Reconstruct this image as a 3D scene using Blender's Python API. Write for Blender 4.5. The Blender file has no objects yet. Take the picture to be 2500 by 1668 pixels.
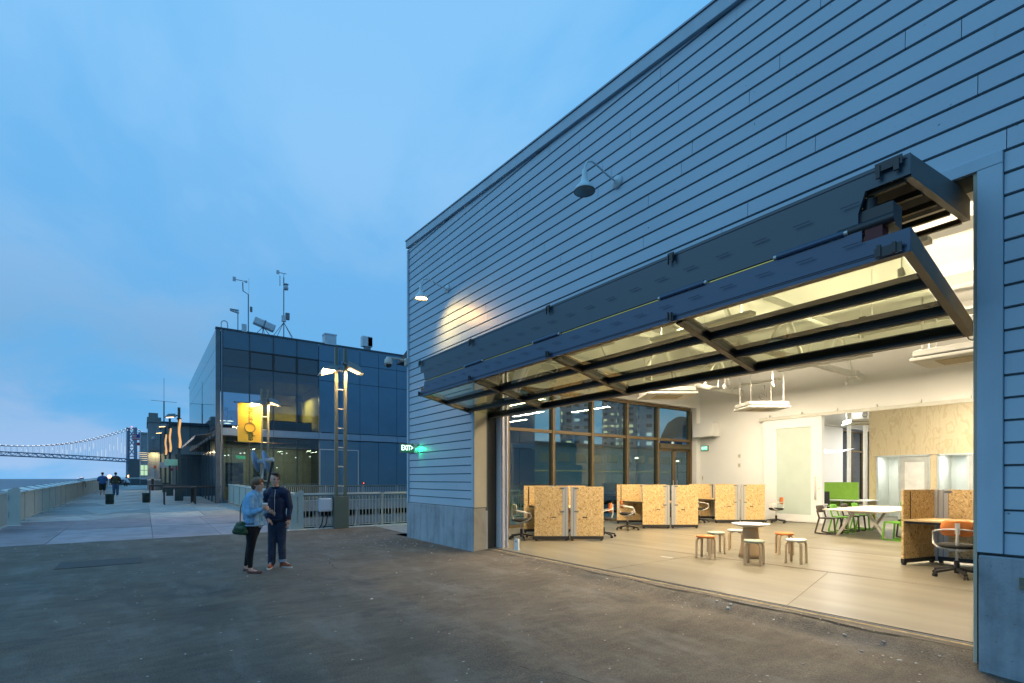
import bpy, bmesh, math, random
from mathutils import Vector, Matrix, Euler
R = math.radians
random.seed(7)
S = bpy.context.scene
col = S.collection

# ------------------------------------------------------------------ camera
cam_d = bpy.data.cameras.new('camera'); cam = bpy.data.objects.new('camera', cam_d); col.objects.link(cam)
cam.location = (13.18, -5.944, 1.62); cam.rotation_euler = (R(90), 0, R(54.24))
cam_d.sensor_width = 36; cam_d.lens = 1247 / 2500 * 36; cam_d.shift_y = 335 / 2500
cam_d.clip_start = .05; cam_d.clip_end = 40000
S.camera = cam

# ------------------------------------------------------------------ dusk sky
W = bpy.data.worlds.new('World'); S.world = W; W.use_nodes = True
wt = W.node_tree; wt.nodes.clear()
def wn(t, **k):
    n = wt.nodes.new(t)
    for a, b in k.items(): setattr(n, a, b)
    return n
def wl(a, b): wt.links.new(a, b)
geo = wn('ShaderNodeTexCoord'); sep = wn('ShaderNodeSeparateXYZ'); wl(geo.outputs['Generated'], sep.inputs[0])
def ramp(nt, stops, interp='LINEAR'):
    r = nt.nodes.new('ShaderNodeValToRGB'); r.color_ramp.interpolation = interp
    e = r.color_ramp.elements
    e[0].position, e[0].color = stops[0][0], (*stops[0][1], 1)
    e[1].position, e[1].color = stops[-1][0], (*stops[-1][1], 1)
    for p, c in stops[1:-1]:
        x = e.new(p); x.color = (*c, 1)
    return r
base = ramp(wt, [(0, (.19, .46, .81)), (.12, (.12, .40, .74)), (.3, (.145, .415, .76)), (.6, (.15, .46, .84)), (1, (.08, .38, .77))])
wl(sep.outputs['Z'], base.inputs[0])
# cloud sheet: direction projected on a high plane
addz = wn('ShaderNodeMath', operation='ADD'); addz.inputs[1].default_value = .22; 
mx = wn('ShaderNodeMath', operation='MAXIMUM'); mx.inputs[1].default_value = 0; wl(sep.outputs['Z'], mx.inputs[0]); wl(mx.outputs[0], addz.inputs[0])
dx = wn('ShaderNodeMath', operation='DIVIDE'); dy = wn('ShaderNodeMath', operation='DIVIDE')
wl(sep.outputs['X'], dx.inputs[0]); wl(addz.outputs[0], dx.inputs[1]); wl(sep.outputs['Y'], dy.inputs[0]); wl(addz.outputs[0], dy.inputs[1])
cmb = wn('ShaderNodeCombineXYZ'); wl(dx.outputs[0], cmb.inputs[0]); wl(dy.outputs[0], cmb.inputs[1])
mp = wn('ShaderNodeMapping'); mp.inputs['Location'].default_value = (3.1, 1.7, 0); mp.inputs['Rotation'].default_value = (0, 0, .5); mp.inputs['Scale'].default_value = (1, 1.5, 1)
wl(cmb.outputs[0], mp.inputs[0])
n1 = wn('ShaderNodeTexNoise'); n1.inputs['Scale'].default_value = .95; n1.inputs['Detail'].default_value = 6; n1.inputs['Roughness'].default_value = .52; n1.inputs['Distortion'].default_value = .35
wl(mp.outputs[0], n1.inputs['Vector'])
cr = ramp(wt, [(.38, (0, 0, 0)), (.58, (1, 1, 1))], 'EASE'); wl(n1.outputs['Fac'], cr.inputs[0])
ccol = ramp(wt, [(0, (.36, .53, .80)), (.1, (.29, .47, .74)), (.2, (.18, .39, .65)), (.34, (.235, .47, .77)), (.5, (.27, .54, .86)), (.7, (.25, .55, .88)), (1, (.12, .43, .79))]); wl(sep.outputs['Z'], ccol.inputs[0])
fade = ramp(wt, [(0, (.8,) * 3), (.3, (.95,) * 3), (.55, (.8,) * 3), (1, (.5,) * 3)]); wl(sep.outputs['Z'], fade.inputs[0])
mm = wn('ShaderNodeMath', operation='MULTIPLY'); wl(cr.outputs[0], mm.inputs[0]); wl(fade.outputs[0], mm.inputs[1])
mix = wn('ShaderNodeMix', data_type='RGBA'); wl(mm.outputs[0], mix.inputs['Factor']); wl(base.outputs[0], mix.inputs[6]); wl(ccol.outputs[0], mix.inputs[7])
sky = wn('ShaderNodeTexSky', sky_type='NISHITA'); sky.sun_disc = False; sky.sun_elevation = R(-5); sky.sun_rotation = R(200)
b1 = wn('ShaderNodeBackground'); b1.inputs['Strength'].default_value = 1.1; wl(mix.outputs[2], b1.inputs['Color'])
b2 = wn('ShaderNodeBackground'); b2.inputs['Strength'].default_value = .05; wl(sky.outputs[0], b2.inputs['Color'])
ad = wn('ShaderNodeAddShader'); wl(b1.outputs[0], ad.inputs[0]); wl(b2.outputs[0], ad.inputs[1])
wo = wn('ShaderNodeOutputWorld'); wl(ad.outputs[0], wo.inputs['Surface'])
sd = bpy.data.lights.new('sun', 'SUN'); sd.energy = .42; sd.angle = R(50); sd.color = (.45, .78, 1)
so = bpy.data.objects.new('sun', sd); so.rotation_euler = (R(62), 0, R(-25)); col.objects.link(so)
S.view_settings.view_transform = 'Standard'; S.view_settings.look = 'None'; S.view_settings.exposure = 0; S.view_settings.gamma = 1
S.cycles.use_denoising = True; S.cycles.max_bounces = 8; S.cycles.diffuse_bounces = 5; S.cycles.glossy_bounces = 4
S.cycles.transparent_max_bounces = 14; S.cycles.sample_clamp_indirect = 4; S.cycles.caustics_reflective = False; S.cycles.caustics_refractive = False

# ------------------------------------------------------------------ materials
MATS = {}
def nodes(name):
    m = bpy.data.materials.new(name); m.use_nodes = True; nt = m.node_tree
    return m, nt, nt.nodes['Principled BSDF']
def mapping(nt, scale=(1, 1, 1), rot=(0, 0, 0), src='Object'):
    tc = nt.nodes.new('ShaderNodeTexCoord'); m = nt.nodes.new('ShaderNodeMapping')
    m.inputs['Scale'].default_value = scale; m.inputs['Rotation'].default_value = rot
    nt.links.new(tc.outputs[src], m.inputs[0]); return m.outputs[0]
def worldpos(nt, scale=(1, 1, 1), rot=(0, 0, 0)):
    g = nt.nodes.new('ShaderNodeNewGeometry'); m = nt.nodes.new('ShaderNodeMapping')
    m.inputs['Scale'].default_value = scale; m.inputs['Rotation'].default_value = rot
    nt.links.new(g.outputs['Position'], m.inputs[0]); return m.outputs[0]
def noise(nt, vec, scale, detail=4, rough=.55, dist=0):
    n = nt.nodes.new('ShaderNodeTexNoise'); n.inputs['Scale'].default_value = scale; n.inputs['Detail'].default_value = detail
    n.inputs['Roughness'].default_value = rough; n.inputs['Distortion'].default_value = dist
    nt.links.new(vec, n.inputs['Vector']); return n.outputs['Fac']
def mixc(nt, fac, a, b, mode='MIX'):
    m = nt.nodes.new('ShaderNodeMix'); m.data_type = 'RGBA'; m.blend_type = mode
    for s, v in ((m.inputs['Factor'], fac), (m.inputs[6], a), (m.inputs[7], b)):
        if isinstance(v, (int, float)): s.default_value = v
        elif isinstance(v, tuple): s.default_value = (*v, 1)
        else: nt.links.new(v, s)
    return m.outputs[2]
def bump(nt, p, h, strength, dist=.01):
    b = nt.nodes.new('ShaderNodeBump'); b.inputs['Strength'].default_value = strength; b.inputs['Distance'].default_value = dist
    nt.links.new(h, b.inputs['Height']); nt.links.new(b.outputs[0], p.inputs['Normal'])
def mat(name, c, rough=.6, metal=0, var=.12, vs=3, bs=0, bscale=60, spec=.5, stretch=(1, 1, 1), vd=5):
    if name in MATS: return MATS[name]
    m, nt, p = nodes(name)
    p.inputs['Roughness'].default_value = rough; p.inputs['Metallic'].default_value = metal; p.inputs['Specular IOR Level'].default_value = spec
    v = worldpos(nt, stretch)
    n = noise(nt, v, vs, vd)
    r = ramp(nt, [(.3, tuple(max(0, x * (1 - var)) for x in c)), (.7, tuple(min(1, x * (1 + var)) for x in c))]); nt.links.new(n, r.inputs[0])
    nt.links.new(r.outputs[0], p.inputs['Base Color'])
    if bs: bump(nt, p, noise(nt, mapping(nt), bscale, 3), bs)
    MATS[name] = m; return m
def emit(name, c, s):
    if name in MATS: return MATS[name]
    m = bpy.data.materials.new(name); m.use_nodes = True; nt = m.node_tree; nt.nodes.clear()
    e = nt.nodes.new('ShaderNodeEmission'); e.inputs[0].default_value = (*c, 1); e.inputs[1].default_value = s
    o = nt.nodes.new('ShaderNodeOutputMaterial'); nt.links.new(e.outputs[0], o.inputs[0]); MATS[name] = m; return m
def glass(name, tint=(.85, .9, .88), ior=1.5, rough=0.01, wavy=0, gcol=(1, 1, 1)):
    if name in MATS: return MATS[name]
    m = bpy.data.materials.new(name); m.use_nodes = True; nt = m.node_tree; nt.nodes.clear()
    t = nt.nodes.new('ShaderNodeBsdfTransparent'); t.inputs[0].default_value = (*tint, 1)
    g = nt.nodes.new('ShaderNodeBsdfGlossy'); g.inputs['Roughness'].default_value = rough; g.inputs['Color'].default_value = (*gcol, 1)
    f = nt.nodes.new('ShaderNodeFresnel'); gm = nt.nodes.new('ShaderNodeNewGeometry'); mr = nt.nodes.new('ShaderNodeMapRange')
    mr.inputs[3].default_value = ior; mr.inputs[4].default_value = 1 / ior; nt.links.new(gm.outputs['Backfacing'], mr.inputs[0]); nt.links.new(mr.outputs[0], f.inputs[0])
    if wavy:
        b = nt.nodes.new('ShaderNodeBump'); b.inputs['Strength'].default_value = wavy; b.inputs['Distance'].default_value = .02
        nt.links.new(noise(nt, mapping(nt), 1.2, 1), b.inputs['Height']); nt.links.new(b.outputs[0], g.inputs['Normal'])
    x = nt.nodes.new('ShaderNodeMixShader'); o = nt.nodes.new('ShaderNodeOutputMaterial')
    nt.links.new(f.outputs[0], x.inputs[0]); nt.links.new(t.outputs[0], x.inputs[1]); nt.links.new(g.outputs[0], x.inputs[2]); nt.links.new(x.outputs[0], o.inputs[0])
    MATS[name] = m; return m

def m_siding():
    m, nt, p = nodes('painted_siding'); p.inputs['Roughness'].default_value = .42; p.inputs['Specular IOR Level'].default_value = .45
    w = worldpos(nt)
    big = ramp(nt, [(.25, (.34, .45, .53)), (.75, (.41, .53, .61))]); nt.links.new(noise(nt, w, .5, 5), big.inputs[0])
    oi = nt.nodes.new('ShaderNodeObjectInfo')
    pv = ramp(nt, [(0, (.945, .95, .955)), (1, (1.02, 1.02, 1.015))]); nt.links.new(oi.outputs['Random'], pv.inputs[0])
    c = mixc(nt, 1.0, big.outputs[0], pv.outputs[0], 'MULTIPLY')
    drip = ramp(nt, [(.66, (0, 0, 0)), (.76, (1, 1, 1))]); nt.links.new(noise(nt, worldpos(nt, (7, 1, .7)), 1.5, 3), drip.inputs[0])
    dm = nt.nodes.new('ShaderNodeMath'); dm.operation = 'MULTIPLY'; dm.inputs[1].default_value = .22; nt.links.new(drip.outputs[0], dm.inputs[0])
    c = mixc(nt, dm.outputs[0], c, (.22, .25, .27))
    sp = ramp(nt, [(.71, (0, 0, 0)), (.74, (1, 1, 1))]); nt.links.new(noise(nt, worldpos(nt, (1, 1, 1)), 14, 3, .5), sp.inputs[0])
    sm = nt.nodes.new('ShaderNodeMath'); sm.operation = 'MULTIPLY'; sm.inputs[1].default_value = .8; nt.links.new(sp.outputs[0], sm.inputs[0])
    c = mixc(nt, sm.outputs[0], c, (.09, .09, .085))
    nt.links.new(c, p.inputs['Base Color'])
    bump(nt, p, noise(nt, worldpos(nt, (1, 1, 14)), 9, 4), .12, .01); return m
def m_asphalt():
    m, nt, p = nodes('asphalt'); w = worldpos(nt)
    c = ramp(nt, [(.25, (.072, .058, .043)), (.5, (.116, .094, .070)), (.75, (.16, .13, .097))]); nt.links.new(noise(nt, worldpos(nt, (.9, .45, 1), (0, 0, .3)), .8, 8, .62, .6), c.inputs[0])
    f = ramp(nt, [(.3, (.42,) * 3), (.5, (.95,) * 3), (.7, (1.7,) * 3)]); nt.links.new(noise(nt, w, 75, 3, .7), f.inputs[0])
    cc = mixc(nt, 1., c.outputs[0], f.outputs[0], 'MULTIPLY')
    f2 = ramp(nt, [(.3, (.72,) * 3), (.7, (1.25,) * 3)]); nt.links.new(noise(nt, worldpos(nt, (1, .35, 1), (0, 0, .5)), 9, 4, .65), f2.inputs[0]); cc = mixc(nt, 1., cc, f2.outputs[0], 'MULTIPLY')
    stain = ramp(nt, [(.60, (0,) * 3), (.68, (1,) * 3)]); nt.links.new(noise(nt, worldpos(nt, (.7, 1.1, 1)), 1.1, 6, .6, .8), stain.inputs[0])
    sm = nt.nodes.new('ShaderNodeMath'); sm.operation = 'MULTIPLY'; sm.inputs[1].default_value = .55; nt.links.new(stain.outputs[0], sm.inputs[0])
    cc = mixc(nt, sm.outputs[0], cc, (.045, .045, .045))
    dust = ramp(nt, [(.52, (0,) * 3), (.66, (1,) * 3)]); nt.links.new(noise(nt, worldpos(nt, (.5, 1.2, 1), (0, 0, -.4)), 1.7, 7, .65), dust.inputs[0])
    du = nt.nodes.new('ShaderNodeMath'); du.operation = 'MULTIPLY'; du.inputs[1].default_value = .4; nt.links.new(dust.outputs[0], du.inputs[0])
    cc = mixc(nt, du.outputs[0], cc, (.22, .205, .185))
    v = nt.nodes.new('ShaderNodeTexVoronoi'); v.inputs['Scale'].default_value = 5.5; nt.links.new(w, v.inputs['Vector'])
    sp = ramp(nt, [(.0, (1,) * 3), (.055, (1,) * 3), (.075, (0,) * 3)]); nt.links.new(v.outputs['Distance'], sp.inputs[0])
    gate = ramp(nt, [(.45, (0,) * 3), (.5, (1,) * 3)]); nt.links.new(noise(nt, w, 2.3, 2), gate.inputs[0])
    g2 = mixc(nt, 1., sp.outputs[0], gate.outputs[0], 'MULTIPLY')
    cc = mixc(nt, g2, cc, (.45, .43, .40))
    nt.links.new(cc, p.inputs['Base Color'])
    rr = ramp(nt, [(.3, (.62,) * 3), (.7, (.85,) * 3)]); nt.links.new(noise(nt, w, 1.3, 5), rr.inputs[0]); nt.links.new(rr.outputs[0], p.inputs['Roughness'])
    bump(nt, p, noise(nt, w, 38, 6, .75), .9, .02); return m
def m_concrete(name, c, streak=False, rough=.75):
    m, nt, p = nodes(name); w = worldpos(nt); p.inputs['Roughness'].default_value = rough
    a = ramp(nt, [(.28, tuple(x * .72 for x in c)), (.5, c), (.75, tuple(min(1, x * 1.25) for x in c))]); nt.links.new(noise(nt, w, 1.6, 8, .62, .5), a.inputs[0])
    oi = nt.nodes.new('ShaderNodeObjectInfo'); pv = ramp(nt, [(0, (.86,) * 3), (1, (1.08,) * 3)]); nt.links.new(oi.outputs['Random'], pv.inputs[0])
    cc = mixc(nt, 1., a.outputs[0], pv.outputs[0], 'MULTIPLY')
    if streak:
        s = ramp(nt, [(.45, (0,) * 3), (.75, (1,) * 3)]); nt.links.new(noise(nt, worldpos(nt, (5, 5, .6)), 1.4, 5), s.inputs[0])
        sm = nt.nodes.new('ShaderNodeMath'); sm.operation = 'MULTIPLY'; sm.inputs[1].default_value = .7; nt.links.new(s.outputs[0], sm.inputs[0])
        cc = mixc(nt, sm.outputs[0], cc, tuple(x * .38 for x in c))
        s2 = ramp(nt, [(.35, (0,) * 3), (.8, (.55,) * 3)]); nt.links.new(noise(nt, worldpos(nt, (1, 1, 1.2)), 3.0, 8, .75, .1), s2.inputs[0]); cc = mixc(nt, s2.outputs[0], cc, tuple(min(1, x * 1.45) for x in c))
    pit = ramp(nt, [(.70, (0,) * 3), (.73, (1,) * 3)]); nt.links.new(noise(nt, w, 40, 2), pit.inputs[0])
    cc = mixc(nt, pit.outputs[0], cc, tuple(x * .45 for x in c))
    nt.links.new(cc, p.inputs['Base Color']); bump(nt, p, noise(nt, w, 45, 5), .35, .006); return m
def m_floor():
    m, nt, p = nodes('polished_floor'); w = worldpos(nt, (1, 1, 1))
    c = ramp(nt, [(.25, (.155, .138, .098)), (.5, (.205, .186, .138)), (.75, (.27, .25, .195))]); nt.links.new(noise(nt, worldpos(nt, (.45, 2.4, 0), (0, 0, .25)), .9, 3, .5, 0), c.inputs[0])
    nt.links.new(c.outputs[0], p.inputs['Base Color'])
    p.inputs['Roughness'].default_value = .33; return m
def m_osb(name='osb', k=1.):
    m, nt, p = nodes(name); p.inputs['Roughness'].default_value = .55
    def layer(L_, W_, ang, off):
        tc = nt.nodes.new('ShaderNodeTexCoord'); d = nt.nodes.new('ShaderNodeTexNoise'); d.inputs['Scale'].default_value = 9.; nt.links.new(tc.outputs['Object'], d.inputs['Vector'])
        scl = nt.nodes.new('ShaderNodeVectorMath'); scl.operation = 'SCALE'; scl.inputs['Scale'].default_value = .06; nt.links.new(d.outputs['Color'], scl.inputs[0])
        ad_ = nt.nodes.new('ShaderNodeVectorMath'); ad_.operation = 'ADD'; nt.links.new(tc.outputs['Object'], ad_.inputs[0]); nt.links.new(scl.outputs[0], ad_.inputs[1])
        mp_ = nt.nodes.new('ShaderNodeMapping'); mp_.vector_type = 'TEXTURE'; mp_.inputs['Scale'].default_value = (W_, .3, L_); mp_.inputs['Rotation'].default_value = (0, ang, 0); mp_.inputs['Location'].default_value = (off, 0, off)
        nt.links.new(ad_.outputs[0], mp_.inputs[0]); v = nt.nodes.new('ShaderNodeTexVoronoi'); v.inputs['Scale'].default_value = 1; nt.links.new(mp_.outputs[0], v.inputs['Vector'])
        s_ = nt.nodes.new('ShaderNodeSeparateColor'); nt.links.new(v.outputs['Color'], s_.inputs[0]); return s_.outputs[0]
    P1 = [(0, (.34 * k, .17 * k, .055 * k)), (.07, (.42 * k, .23 * k, .08 * k)), (.12, (.62 * k, .41 * k, .17 * k)), (.55, (.72 * k, .50 * k, .22 * k)), (1, (.86 * k, .67 * k, .37 * k))]
    a = ramp(nt, P1); nt.links.new(layer(.08, .017, .5, 0), a.inputs[0])
    b = ramp(nt, P1); nt.links.new(layer(.075, .016, -.55, 3.1), b.inputs[0])
    c3 = ramp(nt, P1); nt.links.new(layer(.07, .016, 1.35, 7.3), c3.inputs[0])
    g = ramp(nt, [(.47, (0,) * 3), (.53, (1,) * 3)]); nt.links.new(noise(nt, mapping(nt), 18, 2), g.inputs[0])
    g2 = ramp(nt, [(.52, (0,) * 3), (.56, (1,) * 3)]); nt.links.new(noise(nt, mapping(nt, (1, 1, 1), (1, 1, 1)), 15, 2), g2.inputs[0])
    nt.links.new(mixc(nt, g2.outputs[0], mixc(nt, g.outputs[0], a.outputs[0], b.outputs[0]), c3.outputs[0]), p.inputs['Base Color']); return m
def m_ply():
    m, nt, p = nodes('plywood'); p.inputs['Roughness'].default_value = .5
    v = worldpos(nt, (1.3, 1, .45)); n = noise(nt, v, 2.0, 3, .5, .8)
    w = nt.nodes.new('ShaderNodeMath'); w.operation = 'MULTIPLY'; w.inputs[1].default_value = 34; nt.links.new(n, w.inputs[0])
    s = nt.nodes.new('ShaderNodeMath'); s.operation = 'SINE'; nt.links.new(w.outputs[0], s.inputs[0])
    c = ramp(nt, [(.0, (.66, .53, .31)), (.6, (.69, .56, .335)), (1, (.60, .46, .25))]); 
    mr = nt.nodes.new('ShaderNodeMapRange'); mr.inputs[1].default_value = -1; nt.links.new(s.outputs[0], mr.inputs[0]); nt.links.new(mr.outputs[0], c.inputs[0])
    nt.links.new(c.outputs[0], p.inputs['Base Color']); return m
def m_water(name, c, sc, st):
    m, nt, p = nodes(name); p.inputs['Base Color'].default_value = (*c, 1); p.inputs['Roughness'].default_value = .28; p.inputs['IOR'].default_value = 1.2
    bump(nt, p, noise(nt, worldpos(nt, (1, 2, 1)), sc, 6, .6), st, 1.5); return m
def m_denim(name, c, lo):
    m, nt, p = nodes(name); p.inputs['Roughness'].default_value = .85
    f = ramp(nt, [(.35, lo), (.65, c)]); nt.links.new(noise(nt, mapping(nt, (1, 1, .6)), 11, 5, .6, .6), f.inputs[0]); nt.links.new(f.outputs[0], p.inputs['Base Color'])
    bump(nt, p, noise(nt, mapping(nt, (1, 1, 1.8)), 9, 3, .5, 1.2), .9, .02); return m
def m_windows(name, wall, lit, sx, sz, frac):
    """far tower: a grid of small windows, some of them lit"""
    m, nt, p = nodes(name); p.inputs['Roughness'].default_value = .6
    b = nt.nodes.new('ShaderNodeTexBrick'); b.offset = 0; b.squash = 1
    tc = nt.nodes.new('ShaderNodeTexCoord'); sp = nt.nodes.new('ShaderNodeSeparateXYZ'); nt.links.new(tc.outputs['Object'], sp.inputs[0])
    su = nt.nodes.new('ShaderNodeMath'); nt.links.new(sp.outputs[0], su.inputs[0]); nt.links.new(sp.outputs[1], su.inputs[1])
    cb = nt.nodes.new('ShaderNodeCombineXYZ'); nt.links.new(su.outputs[0], cb.inputs[0]); nt.links.new(sp.outputs[2], cb.inputs[1]); nt.links.new(cb.outputs[0], b.inputs['Vector'])
    b.inputs['Scale'].default_value = 1; b.inputs['Brick Width'].default_value = sx; b.inputs['Row Height'].default_value = sz
    b.inputs['Mortar Size'].default_value = 2.4; b.inputs['Mortar Smooth'].default_value = 0
    b.inputs['Color1'].default_value = (0, 0, 0, 1); b.inputs['Color2'].default_value = (1, 1, 1, 1); b.inputs['Mortar'].default_value = (0, 0, 0, 1)
    g = ramp(nt, [(1 - frac, (0,) * 3), (1 - frac + .01, (1,) * 3)]); nt.links.new(b.outputs['Color'], g.inputs[0])
    nt.links.new(mixc(nt, b.outputs['Fac'], (.03, .04, .05), wall), p.inputs['Base Color'])
    nt.links.new(mixc(nt, 1., g.outputs[0], lit, 'MULTIPLY'), p.inputs['Emission Color']); p.inputs['Emission Strength'].default_value = 1; return m

SID = m_siding(); ASP = m_asphalt(); FLO = m_floor(); OSB = m_osb(); PLY = m_ply()
CONC = m_concrete('concrete_plinth', (.29, .33, .36), True)
PAVE = m_concrete('paving_grey', (.36, .375, .37)); PAVD = m_concrete('paving_dark_grey', (.27, .285, .285)); PINK = m_concrete('paving_pink', (.33, .285, .305)); PINKD = m_concrete('paving_dark_pink', (.265, .22, .235))
WHITE = mat('white_paint', (.80, .82, .82), .6, var=.03, vs=.6)
WSTEEL = mat('white_steel', (.78, .80, .78), .45, var=.05)
TRIM = mat('trim_paint', (.37, .49, .57), .5, var=.1, stretch=(1, 1, .3), bs=.1, bscale=30)
TAN = mat('tan_reveal', (.46, .42, .31), .7, var=.12, vs=2, stretch=(1, 1, .4))
DARK = mat('dark_gap', (.02, .022, .022), .8)
NAVY = mat('navy_steel', (.018, .058, .12), .38, var=.08, vs=1.2, spec=.6, bs=.03, bscale=4)
NAVY2 = mat('navy_steel_dark', (.013, .045, .068), .38, var=.08, vs=1.2, spec=.6, bs=.03, bscale=4)
BRONZE = mat('bronze_frame', (.105, .085, .055), .42, .3, var=.08)
BLACK = mat('black_metal', (.018, .018, .02), .45, spec=.5)
RUBBER = mat('black_rubber', (.012, .012, .013), .7)
ALU = mat('brushed_aluminium', (.56, .55, .52), .4, .25, var=.04)
GOLD = mat('brass_rod', (.62, .42, .12), .3, .9)
BRNZ = mat('window_bronze', (.105, .075, .035), .5, .2, var=.06)
GLZ = glass('room_glass', (.60, .72, .68), 1.75)
GLZD = glass('door_glass', (.60, .66, .50), 2.35, gcol=(.93, .95, .88))
GLOB = glass('tinted_facade_glass', (.46, .56, .64), 1.8, .01, .01, (.85, .95, 1))
GLSKY = glass('mirror_facade_glass', (.25, .32, .36), 3.2, .02, .02)
PANEL = mat('facade_metal_panel', (.095, .19, .27), .42, .35, var=.07, vs=.8)
PANL = mat('facade_band_panel', (.22, .32, .41), .4, .3, var=.05)
GRN_WALL = mat('teal_wall', (.055, .085, .095), .5, .1, var=.08, vs=.7, stretch=(1, 3, .3))
CREAM = mat('cream_steel', (.45, .46, .40), .5, .1, var=.05)
RAILW = mat('pale_rail', (.68, .70, .66), .35, .2, var=.04)
SHED = mat('shed_wall', (.20, .23, .23), .75, var=.1, vs=.5); SHEDC = m_concrete('shed_concrete', (.27, .29, .30), True)
LAMPG = mat('lamp_grey', (.20, .215, .215), .45, .4, var=.05); OLIVE = mat('olive_post', (.19, .19, .14), .5, .3, var=.06)
SHADE = mat('lamp_enamel', (.58, .68, .70), .3, var=.05); RUST = mat('rust', (.16, .06, .02), .8, var=.3, vs=20)
WARM = emit('warm_bulb', (1, .74, .38), 14); WARMS = emit('warm_panel', (1, .66, .28), 7); EXITG = emit('exit_green', (.05, .95, .40), 2.6); EXITW = emit('exit_white', (.6, 1, .8), 3.2)

# ------------------------------------------------------------------ mesh helpers
class MB:
    def __init__(s): s.v = []; s.f = []; s.sm = []; s.mi = []; s.cur = 0
    def add(s, vs, fs, smooth=False):
        o = len(s.v); s.v += [tuple(x) for x in vs]
        for f in fs: s.f.append([o + i for i in f]); s.sm.append(smooth); s.mi.append(s.cur)
        return s
    def box(s, x0, x1, y0, y1, z0, z1, M=None):
        v = [Vector(p) for p in ((x0, y0, z0), (x1, y0, z0), (x1, y1, z0), (x0, y1, z0), (x0, y0, z1), (x1, y0, z1), (x1, y1, z1), (x0, y1, z1))]
        if M: v = [M @ p for p in v]
        return s.add(v, [(0, 3, 2, 1), (4, 5, 6, 7), (0, 1, 5, 4), (1, 2, 6, 5), (2, 3, 7, 6), (3, 0, 4, 7)])
    def bar(s, a, b, w, h, up=(0, 0, 1)):
        a = Vector(a); b = Vector(b); d = (b - a).normalized(); u = Vector(up)
        if abs(d.dot(u)) > .98: u = Vector((1, 0, 0))
        x = d.cross(u).normalized() * w / 2; z = x.normalized().cross(d) * h / 2
        v = [a - x - z, a + x - z, a + x + z, a - x + z, b - x - z, b + x - z, b + x + z, b - x + z]
        return s.add(v, [(3, 2, 1, 0), (4, 5, 6, 7), (0, 1, 5, 4), (1, 2, 6, 5), (2, 3, 7, 6), (3, 0, 4, 7)])
    def tube(s, pts, r, n=10, caps=True):
        pts = [Vector(p) for p in pts]; rs = r if isinstance(r, (list, tuple)) else [r] * len(pts)
        rings = []; prev = None
        for i, p in enumerate(pts):
            d = (pts[min(i + 1, len(pts) - 1)] - pts[max(i - 1, 0)]).normalized()
            if prev is None:
                u = Vector((0, 0, 1)) if abs(d.z) < .9 else Vector((1, 0, 0)); x = d.cross(u).normalized()
            else: x = (prev - d * prev.dot(d)).normalized()
            prev = x; y = d.cross(x)
            rings.append([p + (x * math.cos(2 * math.pi * k / n) + y * math.sin(2 * math.pi * k / n)) * rs[i] for k in range(n)])
        vs = [q for r_ in rings for q in r_]; fs = []
        for i in range(len(pts) - 1):
            for k in range(n): fs.append((i * n + k, i * n + (k + 1) % n, (i + 1) * n + (k + 1) % n, (i + 1) * n + k))
        s.add(vs, fs, True)
        if caps: s.add(rings[0], [tuple(reversed(range(n)))]); s.add(rings[-1], [tuple(range(n))])
        return s
    def lathe(s, prof, n=20, M=None, smooth=True):
        M = M or Matrix(); vs = []; fs = []
        for r, z in prof:
            for k in range(n): vs.append(M @ Vector((r * math.cos(2 * math.pi * k / n), r * math.sin(2 * math.pi * k / n), z)))
        for i in range(len(prof) - 1):
            for k in range(n): fs.append((i * n + k, i * n + (k + 1) % n, (i + 1) * n + (k + 1) % n, (i + 1) * n + k))
        return s.add(vs, fs, smooth)
    def prism(s, poly, z0, z1, M=None):
        n = len(poly); v = [Vector((x, y, z0)) for x, y in poly] + [Vector((x, y, z1)) for x, y in poly]
        if M: v = [M @ p for p in v]
        return s.add(v, [tuple(reversed(range(n))), tuple(range(n, 2 * n))] + [(i, (i + 1) % n, n + (i + 1) % n, n + i) for i in range(n)])
    def quad(s, a, b, c, d): return s.add([a, b, c, d], [(0, 1, 2, 3)])
    def build(s, name, m, parent=None, loc=None, rot=None, bevel=0, **tags):
        me = bpy.data.meshes.new(name); me.from_pydata(s.v, [], s.f)
        me.polygons.foreach_set('use_smooth', s.sm)
        for x in (m if isinstance(m, (list, tuple)) else [m]): me.materials.append(x)
        if isinstance(m, (list, tuple)): me.polygons.foreach_set('material_index', s.mi)
        bm = bmesh.new(); bm.from_mesh(me); bmesh.ops.recalc_face_normals(bm, faces=bm.faces); bm.to_mesh(me); bm.free()
        o = bpy.data.objects.new(name, me); col.objects.link(o)
        if parent: o.parent = parent
        if loc: o.location = loc
        if rot: o.rotation_euler = rot
        if bevel:
            b = o.modifiers.new('bevel', 'BEVEL'); b.width = bevel; b.segments = 2; b.limit_method = 'ANGLE'; b.angle_limit = R(40)
        for k, v in tags.items(): o[k] = v
        return o
def tag(o, label=None, cat=None, group=None, kind=None):
    if label: o['label'] = label
    if cat: o['category'] = cat
    if group: o['group'] = group
    if kind: o['kind'] = kind
    return o
def empty(name, loc=(0, 0, 0), rz=0, label=None, cat=None, group=None):
    o = bpy.data.objects.new(name, None); o.location = loc; o.rotation_euler = (0, 0, rz); o.empty_display_size = .1; col.objects.link(o)
    return tag(o, label, cat, group)
def dup(o, parent=None, top=True):
    c = o.copy(); col.objects.link(c)
    if parent: c.parent = parent
    for ch in list(o.children): dup(ch, c, False)
    return c
def place(proto, first, loc, rz, label, group=None):
    o = proto if first else dup(proto)
    o.location = loc; o.rotation_euler = (0, 0, rz); o['label'] = label
    if group: o['group'] = group
    return o
def recolor(o, name, m):
    for ch in o.children:
        if ch.name.split('.')[0] == name:
            me = ch.data.copy(); me.materials.clear(); me.materials.append(m); ch.data = me
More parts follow.
